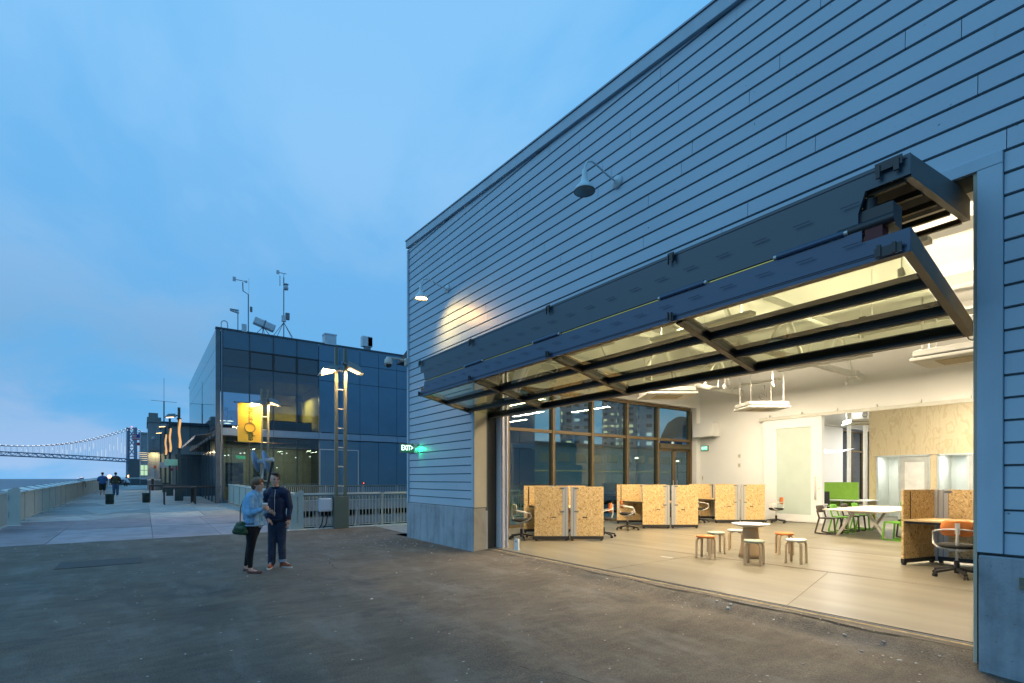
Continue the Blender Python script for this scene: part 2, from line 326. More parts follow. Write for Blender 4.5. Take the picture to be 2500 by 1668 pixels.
def B(*a): return MB().box(*a)
def text(name, s_, size, m, parent, loc, rot, ext=.004, align='CENTER'):
    cu = bpy.data.curves.new(name, 'FONT'); cu.body = s_; cu.size = size; cu.extrude = ext; cu.align_x = align; cu.align_y = 'CENTER'; cu.offset = size * .010
    t = bpy.data.objects.new(name, cu); col.objects.link(t); dg = bpy.context.evaluated_depsgraph_get(); dg.update()
    me = bpy.data.meshes.new_from_object(t.evaluated_get(dg)); bpy.data.objects.remove(t); me.materials.clear(); me.materials.append(m)
    o = bpy.data.objects.new(name, me); col.objects.link(o); o.location = loc; o.rotation_euler = rot
    if parent: o.parent = parent
    return o
def lamp(kind, loc, energy, color, parent=None, rot=(0, 0, 0), **k):
    d = bpy.data.lights.new('light', kind); d.energy = energy; d.color = color
    for a, b in k.items(): setattr(d, a, b)
    o = bpy.data.objects.new('light', d); o.location = loc; o.rotation_euler = rot; col.objects.link(o)
    if parent: o.parent = parent
    return o
CX, CY = 13.18, -5.944
def cw(X, Y):     # ground coordinates measured across and along the view
    return (CX + X * .5844 - Y * .8115, CY + X * .8115 + Y * .5844)
def G(x): return max(0., (-x - 1) * .011)       # the pier deck rises a little away from here
YAW = R(54.24)

# ------------------------------------------------------------------ ground and water
sea = MB(); sea.quad((-16000, -16000, -3), (16000, -16000, -3), (16000, 16000, -3), (-16000, 16000, -3))
sea.build('sea', m_water('sea_water', (.02, .055, .10), .09, .9), kind='structure')
def grid(x0, x1, y0, y1, nx, ny, hf):
    m = MB(); vs = []; fs = []
    for i in range(nx + 1):
        for j in range(ny + 1):
            x = x0 + (x1 - x0) * i / nx; y = y0 + (y1 - y0) * j / ny; vs.append((x, y, hf(x, y)))
    for i in range(nx):
        for j in range(ny): a = i * (ny + 1) + j; fs.append((a, a + ny + 1, a + ny + 2, a + 1))
    return m.add(vs, fs, True)
def ss(t): t = min(1, max(0, t)); return t * t * (3 - 2 * t)
def hA(x, y):
    b = -.07 * ss((x - 5) / 6) * ss((y + 4) / 3.5) + G(x); k = ss((y + .12) / .32) * ss((x - 3.4) / .2) * ss((12.2 - x) / .3)
    return b + (.042 - b) * k
grid(-3.45, 24, -9.6, .36, 110, 120, hA).build('asphalt_deck', ASP, kind='structure')
B(-3.62, 0, .0, 60, -.3, .0).build('side_walkway', PAVD, kind='structure')
edge = MB(); edge.box(-3.7, 24, -9.75, -9.6, -.7, .02); edge.box(-3.7, -3.6, -2.0, 60, -.7, .02); edge.box(-3.45, 24, -9.6, .3, -.6, -.2)
edge.build('deck_edge', CONC, kind='structure')
# repaired strip and worn patches in the asphalt
B(.15, 1.05, -7.25, -5.98, .004, .008).build('asphalt_patch', mat('patch_asphalt', (.06, .058, .055), .8, var=.2, vs=8, bs=.5, bscale=70), kind='structure')
crk = MB()
pp = [(3.62, .20)]; x = 3.62
while x < 11.95: x += .13; pp.append((x, .20 + .02 * math.sin(x * 5) + random.uniform(-.012, .012)))
for a, b in zip(pp, pp[1:]):
    w = random.uniform(.008, .02); za = hA(*a) + .005; zb = hA(*b) + .005
    crk.quad((a[0], a[1] - w, za), (b[0], b[1] - w, zb), (b[0], b[1] + w, zb), (a[0], a[1] + w, za))
for pts in ([(2, -3.2), (2.9, -3.0), (3.8, -3.15), (4.9, -2.95)], [(-2.5, -1.2), (-1, -1.25), (.3, -.95), (.35, -.4)], [(9.2, -3.6), (10, -3.1), (10.6, -2.95), (11.4, -2.5)]):
    q = []
    for a, b in zip(pts, pts[1:]):
        for k in range(9): t = k / 9; q.append((a[0] + (b[0] - a[0]) * t + random.uniform(-.02, .02), a[1] + (b[1] - a[1]) * t + random.uniform(-.02, .02)))
    for a, b in zip(q, q[1:]):
        za = hA(*a) + .005; zb = hA(*b) + .005; w = random.uniform(.002, .006)
        crk.quad((a[0] - w, a[1] - w, za), (b[0] - w, b[1] - w, zb), (b[0] + w, b[1] + w, zb), (a[0] + w, a[1] + w, za))
crk.build('asphalt_crack', mat('crack_black', (.012, .012, .012), .9), kind='structure')
B(3.5, 12.0, .36, .405, -.1, .045).build('threshold_lip', mat('threshold_concrete', (.30, .25, .17), .8, var=.3, vs=9), kind='structure')
B(3.5, 12.0, .408, .47, -.1, .052).build('door_track', mat('track_steel', (.035, .04, .06), .4, .6, var=.4, vs=14), kind='structure')
B(3.5, 12.0, .385, .404, .045, .05).build('track_edge', mat('track_brass', (.62, .45, .22), .5, .2, var=.3, vs=12), kind='structure')
# bits of debris
ch = MB()
for i in range(420):
    if i < 160: cx_, cy_ = random.gauss(1.0, 1.2), random.gauss(-.9, .7)
    elif i < 260: cx_, cy_ = random.uniform(4, 12), random.uniform(-.3, .33)
    else: cx_, cy_ = random.uniform(-3.3, 12.6), random.uniform(-9.2, -.05)
    if cy_ > -.06 and not (3.6 < cx_ < 11.9): continue
    s_ = random.choice((.005, .006, .008, .008, .012, .018)) ; a = random.uniform(0, 3.14); z = hA(cx_, cy_) + .002
    M = Matrix.Translation((cx_, cy_, z)) @ Matrix.Rotation(a, 4, 'Z')
    ch.box(-s_, s_, -s_ * random.uniform(.3, .9), s_ * .6, 0, s_ * .5, M)
ch.build('scattered_debris', mat('debris', (.46, .45, .42), .9, var=.5, vs=3), kind='stuff')

# promenade paving: each slab a piece of its own
prom = B(-70, -3.47, -9.6, -1.95, -.6, -.25)
for i in range(len(prom.v)):
    x, y, z = prom.v[i]; prom.v[i] = (x, y, z + (G(x) if z > -.3 else 0))
prom = prom.build('promenade', CONC, kind='structure')
apron = B(-70, -20.6, -1.95, 60, -.6, .2).build('rear_apron', PAVD, kind='structure')
def slab(poly, m, gap=.012):
    c = Vector((sum(p[0] for p in poly) / len(poly), sum(p[1] for p in poly) / len(poly)))
    q = []
    for p in poly:
        d = Vector(p) - c; q.append(tuple(c + d * (1 - gap / max(.3, d.length) * 1.2)))
    n = len(q); b = MB(); off = random.uniform(-.003, .003)
    vs = [(x, y, -.26 + G(x)) for x, y in q] + [(x, y, G(x) + off) for x, y in q]
    b.add(vs, [tuple(reversed(range(n))), tuple(range(n, 2 * n))] + [(i, (i + 1) % n, n + (i + 1) % n, n + i) for i in range(n)])
    return b.build('slab', m, prom)
def xl(y, a, b): return a + (b - a) * (y + 9.6) / 7.65
Yd = [-9.6, -7.9, -5.75, -4.15, -1.95]
for j in range(4):
    y0, y1 = Yd[j], Yd[j + 1]
    slab([(-7.2, y0), (-3.47, y0), (-3.47, y1), (-7.2, y1)], [PINKD, PINK, PINK, PINK][j])
    slab([(-10.9, y0), (-7.23, y0), (-7.23, y1), (-10.9, y1)], [PINKD, PINKD, PINK, PINK][j])
xs = [-10.93, -14, -17.2, -20.5, -24, -28, -33, -39, -47, -56, -69.9]
for i in range(len(xs) - 1):
    a, b = xs[i], xs[i + 1]; d = (b - a) * .45
    slab([(a, -9.6), (b, -9.6), (b, -8.2), (a, -7.5)], PAVD if i % 2 else PAVE)
    slab([(a, -7.5), (b, -8.2), (b, -5.75)], PAVE); slab([(a, -7.5), (b, -5.75), (a, -5.75)], PAVD)
    slab([(a, -5.75), (b, -5.75), (b, -3.9), (a, -3.9)], PAVE)
    slab([(a, -3.9), (b, -3.9), (b, -1.95), (a, -1.95)], PAVE if i % 2 else PAVD)

# dark water gap: far pier edge with beams and piles
pe = MB(); pe.box(-20.3, -19.2, -2, 60, -.35, .26); pe.box(-20.3, -19.35, -2, 60, -1.25, -.75)
pe.build('pier_edge_beam', SHEDC, kind='structure')
pl = empty('pier_piles', (-19.6, -1, -3), 0, None, None); pl['kind'] = 'structure'
pm = MB().tube([(0, 0, -1), (0, 0, 2.7)], .17, 10).build('pile', SHEDC, pl)
for k in range(1, 26):
    c = pm.copy(); col.objects.link(c); c.location = (0, k * 1.25, 0)
B(-20.4, -20.3, -2, 60, -3.2, -.35).build('under_pier_shade', DARK, kind='structure')  # near-black sheet paints the shade beneath the pier deck
B(-19.2, -3.7, -2.05, -1.97, -3.2, -.2).build('quay_wall', DARK, kind='structure')

# ------------------------------------------------------------------ main building
def ztop(x): return 8.17 - .0538 * x
BL = empty('siding_building', (0, 0, 0), 0, 'large grey building clad in painted horizontal boards with a wide open door', 'building')
wall = MB()
wall.box(0, 3.51, .022, .35, .9, 4.31); wall.box(11.93, 22, .022, .35, .9, 4.31)
wall.prism([(0, 4.31), (22, 4.31), (22, ztop(22) - .05), (0, ztop(0) - .05)], -.35, -.022, Matrix.Rotation(R(90), 4, 'X'))
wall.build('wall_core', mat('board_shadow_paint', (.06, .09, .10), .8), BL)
pitch = .1915; z0 = .975; row = 0
bd = {}
z = z0
while z < 8.0:
    zt = z + pitch - .014
    segs = []
    if zt > 4.31 - .1:
        xe = 22
        if zt > ztop(22) - .2: xe = min(22, (8.17 - z - .185) / .0538)
        if xe > .6: segs.append((.06, xe))
    elif z < 4.3: segs += [(.06, 3.40), (12.10, 22)]
    if zt > 4.2 and z < 4.42: segs = [(.06, 3.40), (12.10, 22)]
    for a, b in segs:
        x = a
        while x < b - .01:
            L = random.uniform(2.2, 4.6) if b - x > 4.5 else b - x
            if b - x - L < 1.3: L = b - x
            e = x + L; mb = MB()
            zz = zt
            mb.add([(x, .022, z), (e - .006, .022, z), (e - .006, .022, zz), (x, .022, zz), (x, 0, z + .004), (e - .006, 0, z + .004), (e - .006, .008, zz - .006), (x, .008, zz - .006)],
                   [(0, 1, 2, 3), (4, 5, 6, 7), (0, 1, 5, 4), (1, 2, 6, 5), (2, 3, 7, 6), (3, 0, 4, 7)])
            mb.build('board', SID, BL); x = e
    z += pitch; row += 1
# plinth, trims, coping
pb = MB(); pb.box(-.02, 3.50, -.035, .36, -.3, .965); pb.build('plinth', CONC, BL, bevel=.012)
pb = MB(); pb.box(11.94, 22, -.035, .36, -.4, .955); pb.build('plinth', CONC, BL, bevel=.012)
for a_, b_ in ((-.03, 3.5), (11.94, 22)): B(a_, b_, -.012, .02, .968, .978).build('flashing', mat('flashing_dark', (.05, .06, .07), .5, .4), BL)
MB().box(12.2, 12.42, -.05, -.036, .70, .80).build('tie_patch', mat('tie_patch', (.16, .15, .11), .8, var=.3, vs=12), BL)
MB().lathe([(0, .01), (.016, .008), (.022, 0)], 12, Matrix.Translation((12.3, -.05, .75)) @ Matrix.Rotation(R(90), 4, 'X')).build('tie_bolt', ALU, BL)
B(-.03, .055, -.028, .3, .98, 7.95).build('corner_trim', TRIM, BL, bevel=.004)
B(3.405, 3.51, -.028, .02, .98, 4.31).build('door_trim', TRIM, BL, bevel=.004)
B(11.93, 12.095, -.028, .02, .98, 4.31).build('door_trim', TRIM, BL, bevel=.004)
B(3.405, 12.095, -.03, .02, 4.312, 4.42).build('door_trim', TRIM, BL, bevel=.004)
cop = MB(); cop.prism([(-.05, 8.01), (22, ztop(22) - .18), (22, ztop(22) + .02), (-.05, 8.19)], -.12, .055, Matrix.Rotation(R(90), 4, 'X')); cop.build('coping', TRIM, BL, bevel=.006)
cop = MB(); cop.prism([(-.05, 8.195), (22, ztop(22) + .025), (22, ztop(22) + .05), (-.05, 8.22)], -.5, .075, Matrix.Rotation(R(90), 4, 'X')); cop.build('roof_flashing', mat('roof_flash', (.25, .32, .38), .4, .2), BL)
# reveals of the opening
B(3.512, 3.53, -.02, .30, .98, 4.31).build('reveal_board', TAN, BL)
B(3.502, 3.525, -.03, .28, -.1, .96).build('reveal_concrete', m_concrete('reveal_concrete', (.33, .31, .25)), BL)
B(11.90, 11.925, .0, .4, .0, 4.31).build('reveal_board', TAN, BL)
B(3.30, 3.5, .362, .58, -.1, 4.31).build('recess_shade', DARK, BL)  # near-black box puts the shade of the recess into colour
# steel column with door track
tc = MB(); tc.box(3.47, 3.66, .60, .80, .04, 5.2); tc.build('door_column', WSTEEL, BL, bevel=.004)
tc = MB(); tc.box(3.66, 3.70, .62, .66, .06, 4.3); tc.box(3.66, 3.70, .74, .78, .06, 4.3); tc.build('door_guide', mat('lavender_steel', (.52, .52, .62), .4, .3), BL)
B(3.665, 3.69, .66, .70, .10, .22).build('latch', ALU, BL)
tc = MB(); tc.box(11.97, 12.1, .45, .62, .04, 4.3); tc.build('door_column', WSTEEL, BL)
B(3.3, 22, .36, .6, 4.32, 4.75).build('header_beam', WSTEEL, BL)
# room shell
rm = MB(); rm.box(0.02, .3, .4, 1.9, .06, 7.2); rm.build('interior_wall', WHITE, kind='structure')
gl_y = [1.9, 3.34, 5.215, 7.034, 8.863, 10.664]
B(-.12, .25, 1.9, 13.2, 4.58, 7.2).build('interior_wall', WHITE, kind='structure')
B(-.12, .25, 12.95, 13.2, .0, 4.58).build('interior_wall', WHITE, kind='structure')
B(-.03, .02, .36, 32.5, 4.6, 8.0).build('interior_wall', mat('outer_side_paint', (.28, .32, .35), .6), kind='structure')
fl = B(.1, 22, .47, 33, -.2, .06).build('interior_floor', FLO, kind='structure')
jn = MB()
for a, b in (((10.05, .5), (9.35, 3.3)), ((4.5, 3.25), (12, 3.35)), ((4.0, 3.1), (14, 3.6)), ((2.0, 6.2), (16, 6.4)), ((7.0, .5), (6.8, 12.9))):
    jn.bar((a[0], a[1], .0605), (b[0], b[1], .0605), .007, .003)
jn.build('floor_joint', mat('floor_joint', (.17, .14, .09), .8), kind='structure')
B(6.62, 6.9, 2.42, 2.50, .061, .066).build('floor_plate', ALU, kind='structure')
ce = MB(); ce.add([(0, .36, 7.0), (22, .36, 6.3), (22, 33, 6.3), (0, 33, 7.0), (0, .36, 7.15), (22, .36, 6.45), (22, 33, 6.45), (0, 33, 7.15)], [(0, 1, 2, 3), (4, 5, 6, 7), (0, 1, 5, 4), (1, 2, 6, 5), (2, 3, 7, 6), (3, 0, 4, 7)])
ce.build('ceiling', WHITE, kind='structure')
B(20, 20.2, .36, 33, .06, 6.5).build('interior_wall', WHITE, kind='structure')
B(.25, 20, 33, 33.2, .06, 6.9).build('interior_wall', WHITE, kind='structure')
# wall with the wide opening to the next room
WY = 13.2
w = MB(); w.box(.25, 5.05, WY, WY + .2, .06, 7.0); w.box(5.05, 13.5, WY, WY + .2, 3.86, 7.0); w.box(13.5, 20, WY, WY + .2, .06, 7.0); w.build('interior_wall', WHITE, kind='structure')
B(.25, 1.15, WY - .5, WY, 3.35, 3.9).build('wall_soffit', WHITE, kind='structure')
B(-.12, .25, 27.0 - 13.8 + .0, 27.2, .0, 4.6).build('interior_wall', WHITE, kind='structure')
B(.0, .3, 13.4, 33, 4.62, 6.9).build('interior_wall', WHITE, kind='structure')

def window_wall(name, ys, zt, zb, trans, label, door=None, glassm=GLZ):
    e = empty(name, (0, ys[0], zb), 0, label, 'window')
    Y0 = ys[0]
    fr = MB(); fr.box(-.09, .09, 0, ys[-1] - Y0, zt - zb - .11, zt - zb); fr.box(-.09, .09, 0, ys[-1] - Y0, 0, .09); fr.build('frame', BRNZ, e)
    for k, y in enumerate(ys): 
        B(-.10, .10, y - Y0 - .055, y - Y0 + .055, .0, zt - zb - .11).build('mullion', BRNZ, e)
    for k in range(len(ys) - 1):
        a, b = ys[k] - Y0 + .055, ys[k + 1] - Y0 - .055
        B(-.075, .075, a, b, trans - zb - .05, trans - zb + .05).build('transom', BRNZ, e)
        B(-.006, .006, a, b, trans - zb + .05, zt - zb - .11).build('pane', glassm, e)
        if door == k:
            mid = (a + b) / 2 - .0
            B(-.1, .13, a - .0, b, trans - zb - .36, trans - zb - .16).build('door_closer', mat('closer_brown', (.05, .04, .02), .5), e)
            for q, (c, d) in enumerate(((a, mid - .005), (mid + .005, b))):
                dr = empty('door', (0, 0, 0)); dr.parent = e
                s = MB(); s.box(-.03, .03, c, c + .09, .03, trans - zb - .36); s.box(-.03, .03, d - .09, d, .03, trans - zb - .36); s.box(-.03, .03, c, d, .03, .25); s.box(-.03, .03, c, d, trans - zb - .45, trans - zb - .36); s.build('stile', BRNZ, dr)
                B(-.005, .005, c + .09, d - .09, .25, trans - zb - .45).build('pane', glassm, dr)
                hy = d - .12 if q == 0 else c + .12
                MB().tube([(.09, hy, .8), (.09, hy, 1.5)], .012, 8).build('handle', ALU, dr)
        else: B(-.006, .006, a, b, .09, trans - zb - .05).build('pane', glassm, e)
    return e
window_wall('window_wall', [1.9, 3.34, 5.215, 7.034, 8.863, 10.664, 12.80], 4.58, .06, 3.2, 'bronze framed window wall behind the board partitions with a glazed double door', door=5)
window_wall('window_wall', [27.3, 28.957, 30.594, 31.95], 4.55, .06, 3.3, 'dark bronze window wall of the room behind the green screen', glassm=glass('dim_glass', (.3, .36, .4), 1.6))
# roof steel seen through the door
def truss(name, x, label):
    e = empty(name, (x, 0, 0), 0, label, 'roof truss', 'white roof trusses')
    MB().bar((0, .5, 4.95), (0, 13.1, 4.95), .12, .16).build('bottom_chord', WSTEEL, e)
    MB().bar((0, .5, 6.4 - .02 * x), (0, 13.1, 6.4 - .02 * x), .14, .18).build('top_chord', WSTEEL, e)
    for k in range(4):
        y = .6 + k * 3.3
        MB().bar((0, y, 5.0), (0, y + .95, 6.3 - .02 * x), .07, .09).build('diagonal', WSTEEL, e)
        if y + 1.9 < 13: MB().bar((0, y + .97, 6.3 - .02 * x), (0, y + 1.9, 5.0), .07, .09).build('diagonal', WSTEEL, e)
        B(-.13, .13, y + 1.8, y + 2.1, 4.86, 5.06).build('gusset', WSTEEL, e)
for i, x in enumerate((2.2, 6.3)):
    truss('roof_truss', x, ['white steel roof truss nearest the window wall', 'white steel roof truss over the middle of the room', 'white steel roof truss above the near end of the open door'][i])
for i, y in enumerate((2.4, 5.4, 8.4, 11.4)):
    tag(MB().bar((.3, y, 6.15), (19.8, y, 5.75), .1, .22).build('purlin', WSTEEL), 'long white ceiling beam crossing the trusses, %s from the open door' % ['first', 'second', 'third', 'fourth'][i], 'ceiling beam', 'white ceiling beams')

# lights of the room: added fill strips, then track spots
LC = (1, .81, .56)
def fill_strip(x, y, z, en, i, up=False, L=2.4, c=LC):  # added fixtures carrying fill lamps that brighten room and ceiling
    e = empty('fill_strip', (x, y, z), 0, 'added linear fill light hung between the trusses, number %s' % i, 'ceiling light', 'added linear fill lights')
    B(-L / 2, L / 2, -.1, .1, .01, .08).build('housing', WSTEEL, e)
    for s in (-1, 1): MB().tube([(s * L * .4, 0, .08), (s * L * .4, 0, 1.4)], .008, 6).build('cable', WSTEEL, e)
    lamp('AREA', (0, 0, -.002), en, c, e, (0, 0, 0), shape='RECTANGLE', size=L, size_y=.18)
    if up: lamp('AREA', (0, 0, .085), en * .45, c, e, (R(180), 0, 0), shape='RECTANGLE', size=L, size_y=.18)
    return e
LP = [(3.7, 2.9), (3.7, 6.9), (3.7, 10.6), (6.7, 3.6), (6.7, 9.3), (9.7, 2.6), (9.7, 6.9), (9.7, 10.6)]
wd = ['over the partitions nearest the window wall', 'over the middle partitions by the window wall', 'over the far partitions', 'over the round table', 'over the sliding door side of the long table', 'just inside the near end of the door', 'over the near desk with the orange chair', 'over the far end of the long table']
for i, (x, y) in enumerate(LP):
    e = fill_strip(x, y, 4.78, 235, '', up=True); e['label'] = 'added linear fill light ' + wd[i]
for i, (x, y) in enumerate([(2.5, 18.5), (4.2, 24), (2.5, 29), (9, 15.2)]):
    e = fill_strip(x, y, 4.7, 330, '', up=True, c=(1, .95, .86)); e['label'] = 'added cool white linear fill light in the room beyond the opening, ' + ['over the green screen', 'half way back', 'farthest back', 'before the plywood wall'][i]  # added fill for the room beyond
def track_light(x, y, z, label, on=True):
    e = empty('track_light', (x, y, z), 0, label, 'spot light', 'track spot lights')
    MB().lathe([(0, .12), (.04, .12), (.055, 0), (.045, -.005), (.04, .0)], 14, Matrix.Rotation(R(25), 4, 'X')).build('lamp_body', WSTEEL, e)
    MB().lathe([(.042, -.001), (0, -.001)], 14, Matrix.Rotation(R(25), 4, 'X')).build('bulb', emit('spot_bulb', (1, .92, .75), 60), e)
    MB().tube([(0, 0, .1), (0, 0, .5)], .01, 6).build('stem', WSTEEL, e)
for a in ((10.25, 3.7, 4.80, 'glaring spot light seen through the near pane of the raised door'), (5.4, 9.2, 4.35, 'small bright spot light beside the ceiling unit'), (4.6, 8.0, 4.3, 'small bright spot light left of the hanging ceiling unit'), (6.2, 12.2, 4.6, 'small bright spot on the beam above the sliding door')):
    track_light(*a)
def ceiling_unit(x, y, z, rz, label):
    e = empty('ceiling_unit', (x, y, z), rz, label, 'air conditioner', 'hanging ceiling air units')
    B(-.62, .62, -.48, .48, .09, .20).build('casing', WSTEEL, e, bevel=.02)
    b = MB(); b.prism([(-.60, -.46), (.60, -.46), (.60, .46), (-.60, .46)], .07, .085); b.build('gap', BLACK, e)
    B(-.66, .66, -.52, .52, .0, .066).build('fascia', WSTEEL, e, bevel=.025)
    B(-.35, .35, -.28, .28, -.008, -.001).build('grille', mat('grille_beige', (.42, .38, .28), .7, var=.3, vs=30, stretch=(1, 12, 1)), e)
    for sx in (-1, 1):
        for sy in (-1, 1): MB().tube([(sx * .5, sy * .38, .2), (sx * .5, sy * .38, 1.15)], .013, 6).build('hanger', WSTEEL, e)
    pth = [(.1 + .09 * math.cos(t), .1, .42 + .09 * math.sin(t)) for t in [k * .55 for k in range(13)]] + [(.15, .1, .8)]
    MB().tube(pth, .012, 6).build('cable_loop', BLACK, e)
ceiling_unit(4.75, 9.75, 3.78, R(54), 'white ceiling air unit hung on four rods left of the sliding door')
ceiling_unit(4.55, 5.35, 3.80, R(54), 'white ceiling air unit under the far edge of the raised door')
ceiling_unit(10.55, 5.75, 3.72, R(0), 'white ceiling air unit with beige grille near the right door jamb')
ceiling_unit(4.2, 19.1, 3.95, R(40), 'white ceiling air unit in the room behind the opening')

# sliding door
sl = empty('sliding_door', (3.05, 13.1, .06), 0, 'tall white sliding door with a frosted glass panel and bar handle', 'door')
f = MB(); f.box(0, .50, -.03, .03, .02, 3.74); f.box(1.70, 2.05, -.03, .03, .02, 3.74); f.box(.50, 1.70, -.03, .03, .02, .28); f.box(.50, 1.70, -.03, .03, 3.40, 3.74); f.build('frame', WHITE, sl)
B(.50, 1.70, -.008, .008, .28, 3.40).build('frosted_pane', mat('frosted_glass', (.52, .62, .58), .28, var=.03), sl)
MB().tube([(1.86, -.03, .85), (1.86, -.09, .85), (1.86, -.09, 1.62), (1.86, -.03, 1.62)], .016, 10).build('handle', ALU, sl)
MB().lathe([(0, .012), (.02, .01), (.025, 0)], 12, Matrix.Translation((1.97, -.031, 1.22)) @ Matrix.Rotation(R(90), 4, 'X')).build('lock', ALU, sl)
rl = empty('door_rail', (2.9, 13.12, 3.86), 0, 'long white steel rail above the sliding door and opening', 'rail')
B(0, 9.5, -.08, -.02, -.06, .05).build('track', mat('track_cream', (.55, .56, .52), .5), rl)
for k in range(8): B(.35 + k * 1.15, .40 + k * 1.15, -.10, -.0, .052, .15).build('bracket', WSTEEL, rl)
# plywood volume with two glazed fronts
pw = empty('plywood_wall', (5.0, 17.5, .06), 0, 'tall plywood wall with two glazed door fronts beyond the opening', 'wall')
xs_ = [0, .23, 1.93, 2.13, 4.0, 5.2, 8.4]
for a, b in ((0, .23), (1.93, 2.13), (4.05, 5.27), (5.28, 6.5)): B(a + .002, b - .002, 0, .02, 0, 2.45).build('panel', PLY, pw)
for k in range(6):
    a = [0, .98, 2.2, 3.42, 4.64, 5.86, 7.08][k]; b = [.976, 2.196, 3.416, 4.636, 5.856, 7.0][k]; B(a, b, 0, .02, 2.46, 5.4).build('panel', PLY, pw)
B(-.02, -.001, 0, 8, 0, 5.4).build('panel', PLY, pw)
fm = mat('pale_door_frame', (.62, .66, .64), .4, .3)
for (a, b, d) in ((.23, .95, 1.93), (2.13, 2.97, 4.05)):
    f = MB(); f.box(a, a + .05, -.03, .05, 0, 2.45); f.box(d - .05, d, -.03, .05, 0, 2.45); f.box(a, d, -.03, .05, 2.40, 2.46); f.box(b, b + .05, -.03, .05, 0, 2.40); f.build('door_frame', fm, pw)
    B(a + .05, b, 0, .012, .05, 2.40).build('sidelight', glass('clear_glass', (.93, .96, .95), 1.45), pw)
    dr = empty('door', (0, 0, 0)); dr.parent = pw
    s = MB(); s.box(b + .05, b + .20, 0, .045, .02, 2.39); s.box(d - .17, d - .05, 0, .045, .02, 2.39); s.box(b + .2, d - .17, 0, .045, 2.2, 2.39); s.box(b + .2, d - .17, 0, .045, .02, .3); s.build('stile', mat('door_grey', (.52, .52, .46), .5), dr)
    B(b + .2, d - .17, .018, .028, .3, 2.2).build('pane', mat('lit_frosted_pane', (.85, .82, .74), .4), dr)
    MB().tube([(b + .12, 0, 1.0), (b + .12, -.06, 1.0), (b + .28, -.06, 1.0)], .012, 8).build('handle', ALU, dr)
bk = MB(); bk.box(5.05, 9.3, 19.3, 19.4, .06, 2.6); bk.box(6.95, 7.1, 17.56, 19.3, .06, 2.6); bk.box(5.05, 9.3, 17.56, 19.4, 2.56, 2.64); bk.box(5.0, 5.06, 17.56, 19.4, .06, 2.6)
bk.build('booth_walls', mat('booth_white', (.78, .80, .76), .6, var=.02), kind='structure')
for i, x in enumerate((5.7, 7.7)):
    e = empty('downlight', (x, 18.3, 2.55), 0, 'bright round light inside the %s glazed booth' % ('left', 'right')[i], 'ceiling light')
    MB().lathe([(.14, -.01), (0, -.012)], 16).build('diffuser', emit('booth_light', (1, .97, .9), 9), e)
    lamp('AREA', (0, 0, -.02), 36, (1, .96, .88), e, shape='DISK', size=.6)
# wall fittings
e = empty('exit_sign', (.5, 13.19, 2.9), 0, 'small green exit sign in a dark frame on the white wall by the window wall', 'exit sign')
B(-.17, .17, -.04, 0, -.11, .11).build('case', mat('sign_case', (.10, .12, .08), .5), e); B(-.14, .14, -.05, -.041, -.085, .085).build('face', emit('sign_glow', (.25, .9, .55), 1.2), e)
text('lettering', 'EXIT', .13, emit('sign_letters', (.75, 1, .85), 1.6), e, (0, -.054, 0), (R(90), 0, 0), .002)
for i, (x, z, w, h) in enumerate(((2.02, 2.52, .10, .15), (2.02, 2.15, .10, .16), (.38, 1.65, .05, .2))):
    e = empty('wall_switch', (x, 13.2, z), 0, ['small square sensor high on the white wall', 'small thermostat below the sensor on the white wall', 'narrow grey switch plate beside the window wall'][i], 'switch')
    B(-w / 2, w / 2, -.02, -.001, -h / 2, h / 2).build('plate', mat('plate_ivory', (.6, .58, .5), .5), e, bevel=.004); B(-w / 4, w / 4, -.026, -.0205, -h / 5, h / 4).build('button', mat('plate_grey', (.35, .34, .3), .5), e)
e = empty('floor_box', (4.14, .70, .06), R(20), 'small white door sensor box standing on the floor by the left jamb', 'sensor box')
B(-.05, .05, -.03, .03, .01, .24).build('body', WSTEEL, e, bevel=.006); B(-.02, .01, -.032, -.0301, .17, .20).build('lens', RUST, e); B(-.07, .07, -.04, .04, 0, .01).build('base', WSTEEL, e)

# ------------------------------------------------------------------ raised bifold door
BD = empty('bifold_door', (0, 0, 0), 0, 'huge navy bifold door folded up over the opening, glazed in four bays', 'door')
X0, X1 = 3.30, 11.80
NY, NB, NT = -1.22, 3.36, 4.10           # nose of the fold
BY, BZ = .46, 2.98                       # rear lower edge
# nose plates
def noseplate(z0, z1, xa, xb, m, n, y=NY):
    mb = MB(); mb.box(xa, xb, y, y + .03, z0, z1); o = mb.build('nose_plate', m, BD, bevel=.003); return o
up = MB(); up.prism([(X0, 4.10), (X0 + .03, 3.86), (X0 + .16, 3.84), (X0 + .22, 3.66), (X1 - .35, 3.66), (X1 - .35, 3.78), (X1 - .30, 3.94), (X1, 3.94), (X1, 4.10)], -.03, 0, Matrix.Translation((0, NY, 0)) @ Matrix.Rotation(R(90), 4, 'X')); up.build('upper_nose_plate', NAVY2, BD)
lo = MB(); lo.prism([(X0, 3.35), (X1, 3.35), (X1, 3.53), (X1 - .32, 3.53), (X1 - .32, 3.63), (X0 + .22, 3.63), (X0 + .20, 3.46), (X0 + .02, 3.45)], -.03, 0, Matrix.Translation((0, NY - .01, 0)) @ Matrix.Rotation(R(90), 4, 'X')); lo.build('lower_nose_plate', NAVY, BD)
for zz, y in ((4.065, NY - .004), (3.40, NY - .014), (3.385, NY - .013)):
    B(X0 + .02, X1 - .02, y, y + .006, zz, zz + .006).build('groove', mat('groove', (.008, .012, .03), .6), BD)
